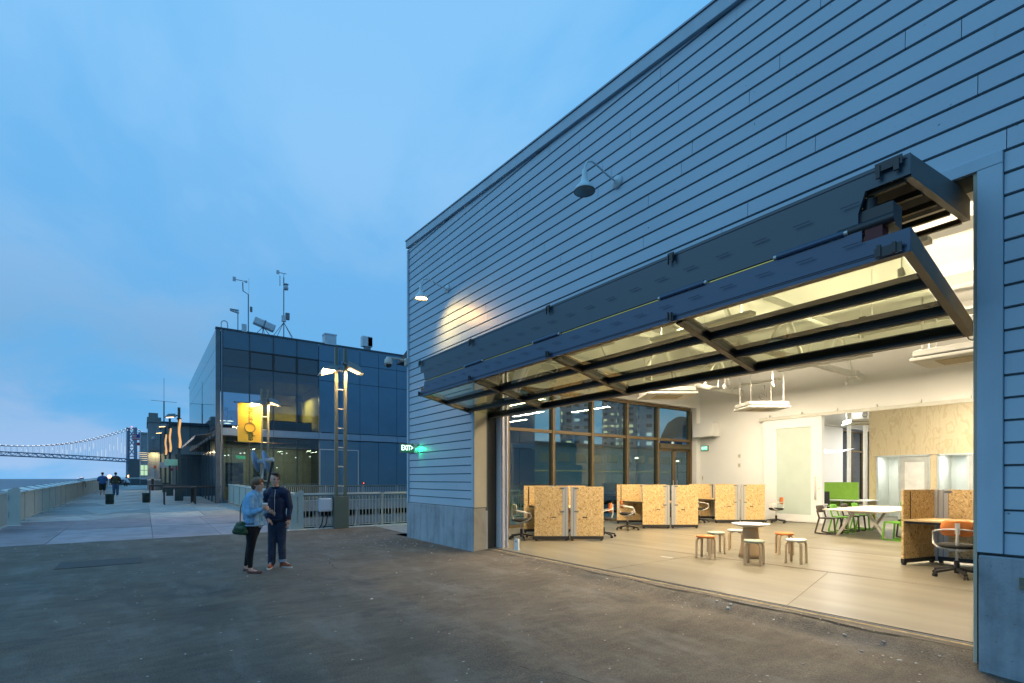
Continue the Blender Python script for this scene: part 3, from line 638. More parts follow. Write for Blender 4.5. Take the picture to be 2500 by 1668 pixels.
# slotted bars along the plates
slm = B(-.07, .07, -.002, .002, -.004, .004).build('hinge_leaf', mat('hinge_navy', (.02, .035, .07), .5), BD, (X0 + .5, NY - .033, 3.86))
for k in range(1, 22):
    c = slm.copy(); col.objects.link(c); c.location = (X0 + .5 + k * .38, NY - .033, 3.86) if k < 21 else (X0 + .3, NY - .033, 3.86)
for k in range(22):
    c = slm.copy(); col.objects.link(c); c.location = (X0 + .35 + k * .37, NY - .043, 3.53)
# end brackets
for x in (X0 + .06, X0 + 2.1, X0 + 4.25, X0 + 6.35, X1 - .13):
    b = MB(); w = .09 if x > X1 - .3 else .04
    b.box(x - w, x + w, NY - .040, NY - .031, 4.03, 4.10); b.box(x - w * .9, x - w * .6, NY - .05, NY - .031, 3.98, 4.08); b.box(x + w * .4, x + w * .8, NY - .05, NY - .031, 3.99, 4.08); b.build('bracket', BLACK, BD)
    b = MB(); b.box(x - w, x + w, NY - .050, NY - .041, 3.355, 3.43); b.box(x - w * .8, x - w * .5, NY - .06, NY - .041, 3.36, 3.45); b.box(x + w * .3, x + w * .6, NY - .06, NY - .041, 3.36, 3.44); b.build('bracket', BLACK, BD)
# rod in the fold
gy = NY + .02
MB().tube([(X0 + .25, gy, 3.645), (X1 - .3, gy, 3.645)], .016, 8).build('drive_shaft', GOLD, BD)
for x in (X0 + 1.9, X0 + 3.9, X0 + 6.2, X1 - 1.0):
    MB().tube([(x, gy - .03, 3.652), (x + .55, gy - .03, 3.652)], .028, 10).build('shaft_coupling', NAVY, BD)
    MB().tube([(x - .03, gy - .03, 3.652), (x + .58, gy - .03, 3.652)], .020, 10).build('shaft_collar', ALU, BD)
g = MB(); g.box(X1 - .42, X1 - .12, NY + .03, NY + .22, 3.62, 3.80); g.tube([(X1 - .5, gy, 3.66), (X1 - .1, gy, 3.66)], .045, 10); g.tube([(X1 - .3, NY + .1, 3.6), (X1 - .3, NY + .1, 3.9)], .05, 10); g.build('gear_motor', BLACK, BD)
B(X1 - .30, X1 - .18, NY - .005, NY + .12, 3.50, 3.68).build('lift_strap', mat('strap_red', (.09, .006, .006), .6), BD)
# upper leaf
def leafpt(y, z, x): return (x, y, z)
ua0, ua1 = (NY + .03, 4.10), (.10, 4.27); ub0, ub1 = (NY + .03, 3.93), (.36, 4.05)
for xa, xb in ((X1 - .05, X1), (X0, X0 + .05)):
    m = MB(); m.prism([ub0, ub1, (.36, 4.25), ua1, ua0], xa, xb, Matrix(((0, 0, 1, 0), (1, 0, 0, 0), (0, 1, 0, 0), (0, 0, 0, 1)))); m.build('upper_side_rail', mat('grey_bronze_rail', (.10, .098, .09), .45, .3), BD)
m = MB(); m.add([(X0 + .05, NY + .04, 4.09), (X1 - .05, NY + .04, 4.09), (X1 - .05, .3, 4.24), (X0 + .05, .3, 4.24), (X0 + .05, NY + .04, 4.07), (X1 - .05, NY + .04, 4.07), (X1 - .05, .3, 4.22), (X0 + .05, .3, 4.22)], [(0, 1, 2, 3), (4, 5, 6, 7), (0, 1, 5, 4), (1, 2, 6, 5), (2, 3, 7, 6), (3, 0, 4, 7)]); m.build('upper_leaf_skin', mat('leaf_dark', (.006, .009, .008), .8, spec=.2), BD)
for k in range(5):
    t = k / 4; y = NY + .08 + t * 1.45; z = 3.94 + t * .11
    MB().bar((X0 + .05, y, z), (X1 - .05, y, z), .035, .05).build('upper_leaf_bar', BRNZ, BD)
for x in (X0 + 2.1, X0 + 4.25, X0 + 6.35): MB().bar((x, NY + .06, 3.95), (x, .34, 4.06), .06, .09).build('upper_leaf_rib', BRONZE, BD)
# lower leaf: frame + glass
def LP_(t, off=0):      # along the leaf from nose to back
    return (NY + .02 + (BY - NY - .02) * t, NB + (BZ - NB) * t + off)
LL = empty('lower_leaf', (0, 0, 0)); LL.parent = BD
for xa, xb in ((X1 - .06, X1), (X0, X0 + .06)):
    (y0, z0_), (y1, z1_) = LP_(0), LP_(1)
    m = MB(); m.prism([(y0, z0_), (y1, z1_), (y1, z1_ + .14), (y0, z0_ + .18)], xa, xb, Matrix(((0, 0, 1, 0), (1, 0, 0, 0), (0, 1, 0, 0), (0, 0, 0, 1)))); m.build('side_rail', mat('olive_rail', (.14, .12, .085), .42, .3), LL)
rib_x = [5.40, 7.56, 9.68]
ts = [0.0, .36, .69, 1.0]
for k, t in enumerate(ts):
    y, z = LP_(t)
    wd_ = .09 if k in (0, 3) else .055
    MB().bar((X0 + .06, y + (wd_ / 2 if k == 0 else -wd_ / 2 if k == 3 else 0), z + .012), (X1 - .06, y + (wd_ / 2 if k == 0 else -wd_ / 2 if k == 3 else 0), z + .012), wd_, .024).build('muntin', BRONZE, LL)
    if k: MB().bar((X0 + .06, y, z + .085), (X1 - .06, y, z + .085), .05, .115).build('muntin_web', BLACK, LL)
for x in rib_x:
    (y0, z0_), (y1, z1_) = LP_(0.03), LP_(.99)
    MB().bar((x, y0, z0_ + .004), (x, y1, z1_ + .004), .075, .03).build('rib', BRONZE, LL)
    MB().bar((x, y0, z0_ + .08), (x, y1, z1_ + .08), .045, .11).build('rib_web', BLACK, LL)
bx = [X0 + .06] + rib_x + [X1 - .06]
for i in range(4):
    for k in range(3):
        (y0, z0_), (y1, z1_) = LP_(ts[k], .045), LP_(ts[k + 1], .045)
        m = MB(); a, b = bx[i] + .03, bx[i + 1] - .03
        m.add([(a, y0, z0_), (b, y0, z0_), (b, y1, z1_), (a, y1, z1_)], [(0, 1, 2, 3)]); m.build('pane', GLZD, LL)
B(11.0, 11.06, .02, .12, 3.14, 3.28).build('latch', BLACK, LL)

# ------------------------------------------------------------------ wall fittings outside
def gooseneck(x, z, label, lit):
    e = empty('gooseneck_lamp', (x, 0, z), 0, label, 'wall lamp', 'gooseneck lamps on the boarded wall')
    MB().lathe([(0, -.07), (.035, -.07), (.05, -.045), (.085, -.04), (.10, -.015), (.10, 0)], 18, Matrix.Rotation(R(-90), 4, 'X') @ Matrix.Scale(-1, 4, (0, 0, 1)) if False else Matrix.Rotation(R(90), 4, 'X') @ Matrix.Scale(-1, 4, (0, 0, 1))).build('wall_plate', SHADE, e)
    pts = [(0, -.05, 0)]
    P_ = [(0, -.05, 0), (0, -.22, .03), (0, -.36, .075), (0, -.47, .11), (0, -.56, .12), (0, -.64, .085), (0, -.69, .0), (0, -.70, -.09)]
    MB().tube(P_, .014, 10).build('arm', SHADE, e)
    prof = [(.0, -.05), (.03, -.055), (.038, -.08), (.042, -.15), (.055, -.22), (.085, -.27), (.125, -.305), (.15, -.35), (.155, -.375)]
    MB().lathe(prof + [(.150, -.375), (.145, -.35), (.12, -.31), (.08, -.28), (.0, -.26)], 28, Matrix.Translation((0, -.70, 0))).build('lamp_shade', SHADE, e)
    MB().lathe([(.1555, -.372), (.157, -.379), (.151, -.381), (.149, -.374)], 28, Matrix.Translation((0, -.70, 0))).build('rim', RUST, e)
    if lit:
        MB().lathe([(.0, -.33), (.13, -.33), (.132, -.325), (0, -.32)], 20, Matrix.Translation((0, -.70, 0))).build('bulb', WARM, e)
        lamp('SPOT', (0, -.66, -.385), 150, (1, .56, .15), e, (R(40), 0, R(-40)), spot_size=R(150), spot_blend=1, shadow_soft_size=.12)
gooseneck(7.72, 6.21, 'unlit white gooseneck wall lamp with rusty rim in the middle of the boards', False)
gooseneck(2.27, 6.20, 'lit gooseneck wall lamp throwing warm light near the building corner', True)
e = empty('security_camera', (0, 0, 4.88), 0, 'white dome security camera on an arm at the building corner', 'camera')
B(-.07, .05, -.09, -.029, -.13, .07).build('mount_box', mat('ivory_plastic', (.55, .54, .48), .45), e, bevel=.01)
MB().tube([(-.01, -.09, .0), (-.02, -.25, .03), (-.03, -.45, .03), (-.03, -.60, .02)], .03, 12).build('arm', MATS['ivory_plastic'], e)
MB().lathe([(0, .05), (.06, .045), (.075, 0), (.105, -.03), (.115, -.12), (.10, -.16), (0, -.16)], 22, Matrix.Translation((-.03, -.56, 0))).build('housing', MATS['ivory_plastic'], e)
MB().lathe([(.085, -.161), (.082, -.20), (.05, -.235), (0, -.245)], 22, Matrix.Translation((-.03, -.56, 0))).build('dome', mat('smoked_dome', (.02, .02, .025), .1, spec=.8), e)
e = empty('exit_sign', (.60, 0, 2.43), 0, 'green lit exit sign with arrow projecting from the boarded corner', 'exit sign')
B(.03, .06, -.13, -.005, -.13, .13).build('mount', ALU, e)
B(-.02, .02, -.50, -.13, -.13, .12).build('case', mat('sign_grey', (.22, .27, .22), .5, .2), e)
xf = B(.0205, .026, -.47, -.15, -.10, .09).build('face', emit('sign_face', (.04, .30, .16), .6), e)
t = text('lettering', 'EXIT>', .145, EXITW, e, (.030, -.31, 0), (R(90), 0, R(90)), .002); t.scale = (.88, 1.35, 1)
lamp('AREA', (.066, -.07, 0), 2.4, (.02, 1, .35), e, (R(60), 0, R(-60)), shape='RECTANGLE', size=.05, size_y=.05)
e = empty('awning', (-.05, .3, 5.1), 0, 'dark brown metal awning sticking out round the building corner', 'awning')
MB().prism([(-1.5, 0), (-.0, 0), (-.0, .45), (-.25, .45)], 0, 2.5, Matrix(((1, 0, 0, 0), (0, 0, 1, 0), (0, 1, 0, 0), (0, 0, 0, 1)))).build('hood', mat('awning_brown', (.035, .035, .04), .6), e)

# ------------------------------------------------------------------ glass and metal building across the gap
OX = -20.4; OY0 = -2.62
OB = empty('glass_building', (0, 0, 0), 0, 'two storey glass and dark metal building beyond the water gap', 'building')
yv = [-2.275, -.888, .416, 1.764, 3.084]; yp = [3.084, 4.413, 5.741, 7.031, 8.343, 9.7, 11.0, 12.4, 13.7, 15.0, 16.4, 17.7, 19.0, 20.6]
gz = .22
rows_ = [(.40, 3.42), (3.46, 4.08), (4.60, 8.12), (8.17, 9.13), (9.18, 10.20)]
dim = mat('spandrel_glass', (.025, .11, .175), .12, var=.05, spec=.8)
for k in range(4):
    a, b = yv[k] + .025, yv[k + 1] - .025
    for j, (z0_, z1_) in enumerate(rows_):
        o = B(OX - .03, OX, a, b, z0_, z1_).build('window_pane', dim if j == 4 else GLOB, OB)
    B(OX - .06, OX + .03, yv[k] - .025, yv[k] + .025, .38, 10.2).build('mullion', NAVY2, OB)
fr = MB()
for k in (1, 2, 3):
    a, b = yv[k] + .03, yv[k + 1] - .03
    for zz in (8.15, 9.15): fr.box(OX - .0, OX + .05, a, b, zz - .04, zz + .04)
    for yy in (a, b): fr.box(OX - .0, OX + .05, yy - .03, yy + .03, 8.15, 9.15)
fr.build('vent_frame', BLACK, OB)
for zz in (3.44, 4.10, 4.58, 8.145, 9.155): B(OX - .05, OX + .015, yv[0], yv[4], zz - .02, zz + .02).build('transom', BLACK, OB)
for k in range(len(yp) - 1):
    a, b = yp[k] + .012, yp[k + 1] - .012
    for z0_, z1_ in ((4.60, 7.88), (7.91, 9.13), (9.16, 10.20)): B(OX - .04, OX - random.uniform(0, .006), a, b, z0_, z1_).build('metal_panel', PANEL, OB)
    B(OX - .04, OX - .001, a, b, .4, 4.08).build('metal_panel', PANEL, OB)
by = [-2.3, .416, 3.084, 5.741, 8.343, 11, 13.7, 16.4, 20.6]
for k in range(8): MB().box(OX - .05, OX + .05, by[k] + .012, by[k + 1] - .012, 4.14, 4.55).build('band_panel', PANL, OB)
B(OX - .1, OX + .02, -2.62, 20.6, .2, .39).build('sill', mat('sill_steel', (.12, .125, .12), .5, .2), OB)
B(OX - .25, OX + .06, -2.64, 20.7, 10.22, 10.31).build('parapet_cap', NAVY2, OB)
cp = MB(); cp.box(OX - .16, OX + .01, OY0, OY0 + .22, .2, 10.22); cp.build('corner_post', mat('corner_steel', (.10, .13, .15), .4, .4), OB)
B(OX - .06, OX + .04, -2.37, -2.30, .2, 10.22).build('corner_fin', mat('fin_steel', (.16, .21, .25), .35, .5), OB)
B(OX - 23, OX - .2, OY0 + 6.5, OY0 + 23, .2, 10.1).build('core', mat('core_dark', (.07, .075, .075), .8), OB)
B(OX - 22.8, OX - .1, OY0 + .05, 20.5, 10.02, 10.15).build('roof', mat('roof_membrane', (.3, .32, .33), .8), OB)
B(OX - 22, OX - .1, OY0 + .1, 6, 4.12, 4.5).build('floor_slab', mat('slab_dark', (.12, .11, .10), .8), OB)
B(OX - 22, OX - .1, OY0 + .1, 6, .2, .35).build('ground_slab', mat('slab_dark', (.12, .11, .10), .8), OB)
B(OX - 5.2, OX - 5.0, .6, 6.5, 4.5, 7.5).build('inner_wall', mat('yellow_wall', (.62, .47, .14), .7), OB)
B(OX - 5.0, OX - .1, 3.1, 3.25, 4.5, 7.5).build('inner_wall', mat('yellow_wall', (.62, .47, .14), .7), OB)
B(OX - 5.2, OX - 5.0, OY0 + .2, 6.5, .35, 4.1).build('inner_wall', mat('beige_inner', (.40, .38, .28), .7), OB)
B(OX - 2.2, OX - 1.0, .5, 2.9, 4.5, 5.25).build('counter', mat('counter_dark', (.05, .05, .06), .6), OB)
MB().tube([(OX - 1.3, 2.2, 5.25), (OX - 1.3, 2.2, 6.6)], .17, 14).build('water_column', mat('bubble_yellow', (.7, .62, .12), .3), OB)
MB().tube([(OX - 1.3, 2.2, 6.61), (OX - 1.3, 2.2, 6.95)], .24, 14).build('column_cap', BLACK, OB)
tl = [mat('tile_%d' % i, c, .6) for i, c in enumerate(((.35, .4, .33), (.16, .2, .26), (.5, .5, .42), (.22, .26, .18)))]
for i in range(2):
    for r_ in range(9):
        for c in range(4):
            y = -2.0 + i * 1.5 + c * .24; z = 1.15 + r_ * .16
            B(OX - 1.3, OX - 1.28, y, y + .235, z, z + .155).build('wall_tile', random.choice(tl), OB)
B(OX - 1.25, OX - .6, -2.2, 1.2, 1.05, 1.09).build('counter_top', mat('counter_pale', (.6, .6, .55), .5), OB)
for k, (y, z, d) in enumerate(((-2.0, 3.0, 1.5), (-1.75, 3.05, 2), (-1.2, 3.15, 1.2), (-.9, 3.2, 1.8), (1.2, 3.2, 1.5), (1.5, 3.25, 1.6), (2.9, 3.05, 1.4), (2.2, 3.0, 2.2), (.9, 2.3, 1.5))):
    e = empty('lamp', (OX - d, y, z)); e.parent = OB
    MB().lathe([(0, .04), (.04, .03), (.045, 0), (0, -.005)], 10).build('bulb', emit('inner_bulb', (1, .85, .55), 9), e)
for y in (-2.0, -1.6, -1.75): 
    e = empty('lamp', (OX - 2.5, y, 5.0 + abs(y + 1.8))); e.parent = OB; MB().lathe([(0, .05), (.2, .01), (.18, 0), (0, 0)], 12).build('bulb', emit('inner_bulb2', (1, .88, .6), 5), e)
t = text('exit_letters', 'EXIT', .26, emit('exit_inner', (.02, .9, .3), 2.2), OB, (OX - .9, -1.25, 2.9), (R(90), 0, R(-90)), .004)
lamp('AREA', (OX - 2.6, 2.3, 7.0), 170, (1, .74, .30), OB, (0, 0, 0), shape='RECTANGLE', size=1.6, size_y=1.0)
B(OX - 6, OX - .1, OY0 + .3, 3.25, 7.55, 7.7).build('glow_block', mat('glow_block', (.10, .12, .14), .8), OB)  # dark box added to keep the warm glow off the upper window rows
lamp('AREA', (OX - 2.8, .6, 4.0), 170, (1, .86, .55), OB, (0, 0, 0), shape='RECTANGLE', size=3, size_y=5)
# metal doors set in the panels
B(OX + .001, OX + .012, 3.12, 3.17, .4, 3.5).build('door_edge', ALU, OB); B(OX + .001, OX + .012, 5.6, 5.65, .4, 3.5).build('door_edge', ALU, OB); B(OX + .001, OX + .012, 3.17, 5.6, 3.47, 3.52).build('door_edge', ALU, OB)
B(OX + .001, OX + .05, 5.9, 6.05, 1.25, 1.4).build('door_bell', BLACK, OB); B(OX + .051, OX + .058, 5.94, 6.01, 1.29, 1.36).build('bell_light', emit('bell_red', (1, .15, .08), 3), OB)
# promenade side: tall glass panes
xs_ = [OX - .18 - k * 1.0 for k in range(22)]
for k in range(21):
    a, b = xs_[k] - .008, xs_[k + 1] + .008
    for z0_, z1_ in ((4.6, 8.12), (8.14, 9.12), (9.14, 10.2)):
        B(b, a, OY0, OY0 + .03, z0_, z1_).build('side_pane', GLSKY, OB)
B(xs_[-1], xs_[0], OY0 + .06, OY0 + .1, 4.6, 10.2).build('backing', mat('side_backing', (.12, .17, .22), .3), OB)
B(xs_[-1], xs_[0], OY0 + .01, OY0 + .08, .22, 3.3).build('ground_glazing', mat('ground_glaze', (.03, .04, .045), .15, spec=.8), OB)
for k in range(0, 21, 2): B(xs_[k] - .04, xs_[k] + .04, OY0 - .02, OY0 + .009, .22, 4.55).build('post', NAVY2, OB)
aw = empty('awning', (OX - .6, OY0, 4.0), 0, 'long sloping dark metal awning on the promenade side of the glass building', 'awning')
for k in range(8):
    m = MB(); x0_ = -k * 1.6; x1_ = x0_ - 1.56
    m.add([(x0_, -.05, .28), (x1_, -.05, .28), (x1_, -.95, .12), (x0_, -.95, .12), (x0_, -.05, .24), (x1_, -.05, .24), (x1_, -.95, .08), (x0_, -.95, .08)], [(0, 1, 2, 3), (4, 5, 6, 7), (0, 1, 5, 4), (1, 2, 6, 5), (2, 3, 7, 6), (3, 0, 4, 7)])
    m.add([(x0_, -.95, .13), (x1_, -.95, .13), (x1_, -1.05, -.12), (x0_, -1.05, -.12), (x0_, -.92, .12), (x1_, -.92, .12), (x1_, -1.02, -.13), (x0_, -1.02, -.13)], [(0, 1, 2, 3), (4, 5, 6, 7), (0, 1, 5, 4), (1, 2, 6, 5), (2, 3, 7, 6), (3, 0, 4, 7)])
    m.build('metal_sheet', mat('awning_sheet', (.14, .16, .19), .35, .6, var=.1), aw)
gw = empty('screen_wall', (-31.2, -4.0, .25), 0, 'dark teal solid screen wall on the promenade beside the glass building', 'wall')
for k in range(1): pass
for k in range(5): B(.0, .08, -.1 + k * .33 + .004, -.1 + (k + 1) * .33 - .004, 0, 2.95).build('panel', GRN_WALL, gw)
B(-.02, .10, -.12, 1.58, 2.96, 3.15).build('cap', GRN_WALL, gw)

# roof instruments
def mast(name, x, y, z, label, fn):
    e = empty(name, (x, y, z), 0, label, 'weather instrument', 'instruments on the glass building roof'); fn(e); return e
PALE = mat('instrument_pale', (.50, .56, .60), .45, .1); GREY = mat('instrument_grey', (.16, .18, .20), .5, .4)
def f1(e):
    MB().tube([(0, 0, 0), (0, 0, 3.75)], .03, 8).build('pole', GREY, e)
    for a in range(4):
        c, s = math.cos(a * 1.57 + .5), math.sin(a * 1.57 + .5); MB().tube([(c * .75, s * .75, 0), (0, 0, 1.0)], .018, 6).build('leg', GREY, e)
    B(-.1, .1, -.12, .12, 1.05, 1.4).build('junction_box', PALE, e); B(-.1, .1, .1, .32, 1.2, 1.6).build('junction_box', GREY, e)
    MB().lathe([(.05, 0), (.13, .02), (.15, .15), (.12, .28), (0, .3)], 12, Matrix.Translation((0, .12, 3.0))).build('sensor_dome', PALE, e)
    MB().lathe([(.0, .0), (.15, .0), (.17, .03), (.0, .1)], 12, Matrix.Translation((0, .12, 3.34))).build('sensor_cap', PALE, e)
    MB().tube([(0, -.22, 3.2), (0, -.22, 3.8)], .03, 6).build('antenna', PALE, e)
    MB().tube([(0, -.35, 4.0), (0, .15, 4.0)], .025, 6).tube([(0, 0, 3.75), (0, 0, 4.05)], .02, 6).box(-.01, .01, -.42, -.25, 3.88, 4.12).build('wind_vane', PALE, e)
def f2(e):
    MB().tube([(0, 0, 0), (0, 0, 2.3), (0, -.28, 2.45), (0, -.3, 2.95)], .03, 8).build('pole', GREY, e)
    MB().tube([(0, -.75, 3.05), (0, -.1, 3.03)], .025, 6).box(-.01, .01, -.82, -.65, 2.92, 3.18).lathe([(.07, 0), (.07, .1)], 8, Matrix.Translation((0, -.12, 2.98))).build('wind_vane', PALE, e)
    MB().tube([(0, .02, 2.3), (0, .03, 3.25)], .01, 5).build('antenna', PALE, e)
    B(-.08, .08, -.35, -.1, .05, .5).build('junction_box', PALE, e); MB().tube([(0, .15, 1.3), (0, .15, 1.6)], .07, 8).build('sensor', GREY, e)
def f3(e):
    M = Matrix.Translation((0, 0, .55)) @ Matrix.Rotation(R(-17), 4, 'X')
    MB().box(-.2, .2, -.6, .6, 0, .42, M).build('housing', PALE, e, bevel=.05); MB().box(-.21, .21, -.05, .02, -.02, .44, M).build('strap', GREY, e)
    for s in (-1, 1): MB().tube([(0, 0, .6), (0, s * .5, 0)], .02, 6).tube([(0, 0, .6), (s * .4, 0, 0)], .02, 6).build('leg', GREY, e)
def f4(e):
    MB().tube([(0, 0, 0), (0, 0, 1.1)], .025, 8).build('pole', GREY, e); MB().tube([(0, -.4, 1.22), (0, .05, 1.12)], .07, 10).build('camera_body', PALE, e); MB().box(-.09, .09, -.42, .05, 1.25, 1.28).build('sunshade', PALE, e)
def f5(e): MB().tube([(0, 0, 0)] + [(0, .16 - .16 * math.cos(a), .32 + .16 * math.sin(a)) for a in [k * .3491 for k in range(10)]] + [(0, .32, 0)], .03, 8).build('vent_pipe', PALE, e)
def f6(e): B(-.3, .3, -.36, .36, 0, .62).build('box', PALE, e); B(-.33, .33, -.39, .39, .62, .7).build('lid', PALE, e)
def f7(e):
    B(-.15, .15, -.2, .2, 0, .6).build('stand', GREY, e); B(-.2, .2, -.38, .3, .28, .95).build('cabinet', PALE, e); B(-.2, .2, .0, .3, .3, .9).build('door', PALE, e)
mast('weather_mast', OX, 1.0, 10.2, 'tall weather mast on a tripod with a wind vane on the roof', f1)
mast('weather_mast', OX, -.95, 10.2, 'shorter bent weather mast with wind vane beside the roof telescope box', f2)
mast('roof_scanner', OX - .3, -.1, 10.2, 'long pale instrument housing on a tripod on the roof', f3)
mast('roof_camera', OX, -1.25 - .25, 10.2, 'small roof camera on a short pole near the building corner', f4)
mast('vent_pipe', OX, -2.35, 10.25, 'curved pale vent pipe at the roof corner', f5)
mast('roof_box', OX - .2, 3.8, 10.25, 'square pale box with a lid on the roof edge', f6)
mast('roof_cabinet', OX - .2, 6.3, 10.25, 'pale electrical cabinet on the roof farther right', f7)

# ------------------------------------------------------------------ fences
def picket_fence(name, x, y0, y1, npan, zb, label, capw, real, m, capm, top=1.12):
    e = empty(name, (x, y0, zb), 0, label, 'fence'); L = (y1 - y0) / npan
    pk = None
    for k in range(npan):
        a = k * L
        B(-.025, .025, a - .03, a + .03, 0, top).build('post', m, e)
        c = MB(); c.add([(-capw, a + .07, top - .06), (-capw, a + L - .07, top - .06), (.05, a + L - .07, top + .02), (.05, a + .07, top + .02), (-capw, a + .07, top - .09), (-capw, a + L - .07, top - .09), (.05, a + L - .07, top - .04), (.05, a + .07, top - .04)], [(0, 1, 2, 3), (4, 5, 6, 7), (0, 1, 5, 4), (1, 2, 6, 5), (2, 3, 7, 6), (3, 0, 4, 7)])
        c.build('cap_rail', capm, e)
        B(-.015, .015, a + .03, a + L - .03, .06, .09).build('bottom_rail', m, e)
        n = int(L / .112)
        if real:
            for j in range(1, n):
                if pk is None: pk = B(-.008, .008, -.014, .014, .06, top - .08).build('picket', m, e, (0, a + j * L / n, 0))
                else: c = pk.copy(); col.objects.link(c); c.location = (0, a + j * L / n, 0)
        else:
            q = MB()
            for j in range(1, n): q.box(-.008, .008, a + j * L / n - .014, a + j * L / n + .014, .06, top - .08)
            q.build('pickets', m, e, kind='stuff')
    return e
picket_fence('picket_fence', -3.66, -2.28, 9.6, 4, .03, 'pale picket fence with a broad white cap rail in front of the water gap', .10, True, CREAM, RAILW)
picket_fence('picket_fence', -19.3, -1.5, 22, 10, .22, 'grey picket fence on the far side of the water gap under the metal wall', .08, False, CREAM, mat('far_rail', (.22, .26, .25), .4, .3), .98)
B(-3.75, -3.45, -2.5, 9.6, .0, .045).build('fence_curb', RAILW, kind='structure')
# solid panel railing beside the sea
SR = empty('sea_railing', (0, -9.42, 0), 0, 'long railing of solid grey green panels with a sloped pale cap beside the sea', 'railing')
px_ = -9.9; k = 0
while px_ > -62:
    L = 1.95; x0_ = px_ - L; g0, g1 = G(px_), G(x0_)
    def hexa(xa, xb, ya, yb, za, zb):
        return MB().add([(xa, ya, za + G(xa)), (xb, ya, za + G(xb)), (xb, yb, za + G(xb)), (xa, yb, za + G(xa)), (xa, ya, zb + G(xa)), (xb, ya, zb + G(xb)), (xb, yb, zb + G(xb)), (xa, yb, zb + G(xa))], [(0, 3, 2, 1), (4, 5, 6, 7), (0, 1, 5, 4), (1, 2, 6, 5), (2, 3, 7, 6), (3, 0, 4, 7)])
    hexa(x0_ + .03, px_ - .0, -.01, .01, .10, 1.02).build('panel', CREAM, SR)
    hexa(x0_, x0_ + .06, -.06, .03, 0, 1.04).build('post', CREAM, SR)
    hexa(x0_ + .02, px_, -.02, .05, .07, .11).build('bottom_rail', CREAM, SR)
    c = MB(); xa, xb = x0_ + .02, px_ - .02
    c.add([(xa, .06, 1.03 + g1), (xb, .06, 1.03 + g0), (xb, -.30, 1.13 + g0), (xa, -.30, 1.13 + g1), (xa, .06, 1.07 + g1), (xb, .06, 1.07 + g0), (xb, -.30, 1.16 + g0), (xa, -.30, 1.16 + g1)], [(0, 3, 2, 1), (4, 5, 6, 7), (0, 1, 5, 4), (1, 2, 6, 5), (2, 3, 7, 6), (3, 0, 4, 7)]); c.build('cap', RAILW, SR)
    MB().bar((x0_ + .01, .09, 1.06 + g1), (x0_ + .01, -.30, 1.17 + g1), .05, .03).build('cap_clip', LAMPG, SR)
    B(x0_ + .0, x0_ + .12, .02, .16, g1, g1 + .02).build('foot_plate', ALU, SR)
    px_ = x0_; k += 1
def end_plate(x, y, z, rz, label, slot=False, parent=None):
    e = empty('railing_end_plate', (x, y, z), rz, label, 'end plate', 'railing end plates')
    P_ = [(-.20, 0), (.22, 0), (.22, 1.18), (.16, 1.26), (-.20, 1.16)]
    if slot:
        m = MB(); m.prism([(-.2, 0), (.03, 0), (.03, 1.18), (-.2, 1.12)], -.015, .015, Matrix.Rotation(R(90), 4, 'X')); m.prism([(.07, 0), (.22, 0), (.22, 1.2), (.16, 1.26), (.07, 1.21)], -.015, .015, Matrix.Rotation(R(90), 4, 'X'))
        m.box(.03, .07, -.015, .015, 0, .22); m.box(.03, .07, -.015, .015, 1.04, 1.19); m.build('plate', CREAM, e)
    else: MB().prism(P_, -.015, .015, Matrix.Rotation(R(90), 4, 'X')).build('plate', CREAM, e)
    B(-.24, .26, -.06, .06, 0, .018).build('foot', RAILW, e); 
    for zz in (.3, .85): B(-.24, -.16, -.04, .04, zz, zz + .16).build('hinge', ALU, e)
    return e
end_plate(-9.6, -9.36, .1, R(50), 'grey green end plate with hinges at the near end of the sea railing')
end_plate(-3.62, -2.12, .02, R(78), 'slotted cream end plate where the picket fence begins behind the man', True)
# gate beyond the frame edge
e = empty('railing_gate', (-8.9, -9.42, .09), 0, 'pale metal gate cut by the left picture edge next to the end plate', 'gate')
f = MB(); f.box(.0, .05, -.025, .025, .05, 1.12); f.box(1.9, 1.95, -.025, .025, .05, 1.12); f.box(.05, 1.9, -.025, .025, 1.06, 1.12); f.box(.05, 1.9, -.025, .025, .05, .1); f.build('gate_frame', RAILW, e); B(.05, 1.9, -.008, .008, .1, 1.06).build('gate_panel', CREAM, e)
# solid panels running back along the gap behind the couple
e = empty('panel_railing', (-3.9, -2.05, .03), 0, 'solid panel railing with white cap running back along the water gap', 'railing')
for k in range(8):
    a = -k * 1.95; b = a - 1.9
    B(b, a, -.012, .012, .1 + G(-3.9 + a), 1.02 + G(-3.9 + a)).build('panel', CREAM, e); B(b - .03, b + .02, -.05, .05, G(-3.9 + b), 1.1 + G(-3.9 + b)).build('post', CREAM, e)
    B(b, a, -.06, .26, 1.04 + G(-3.9 + a), 1.09 + G(-3.9 + a)).build('cap', RAILW, e)
e = empty('bicycle_rack', (-4.6, -2.4, .04), 0, 'low boards lying at the foot of the fence behind the man', 'boards')
B(-.5, .5, -.1, .1, 0, .06).build('board', mat('wood_brown', (.22, .12, .06), .7, var=.3, vs=6), e); B(-.4, .6, -.04, .12, .065, .12).build('board', RAILW, e)
e.name = 'stacked_boards'

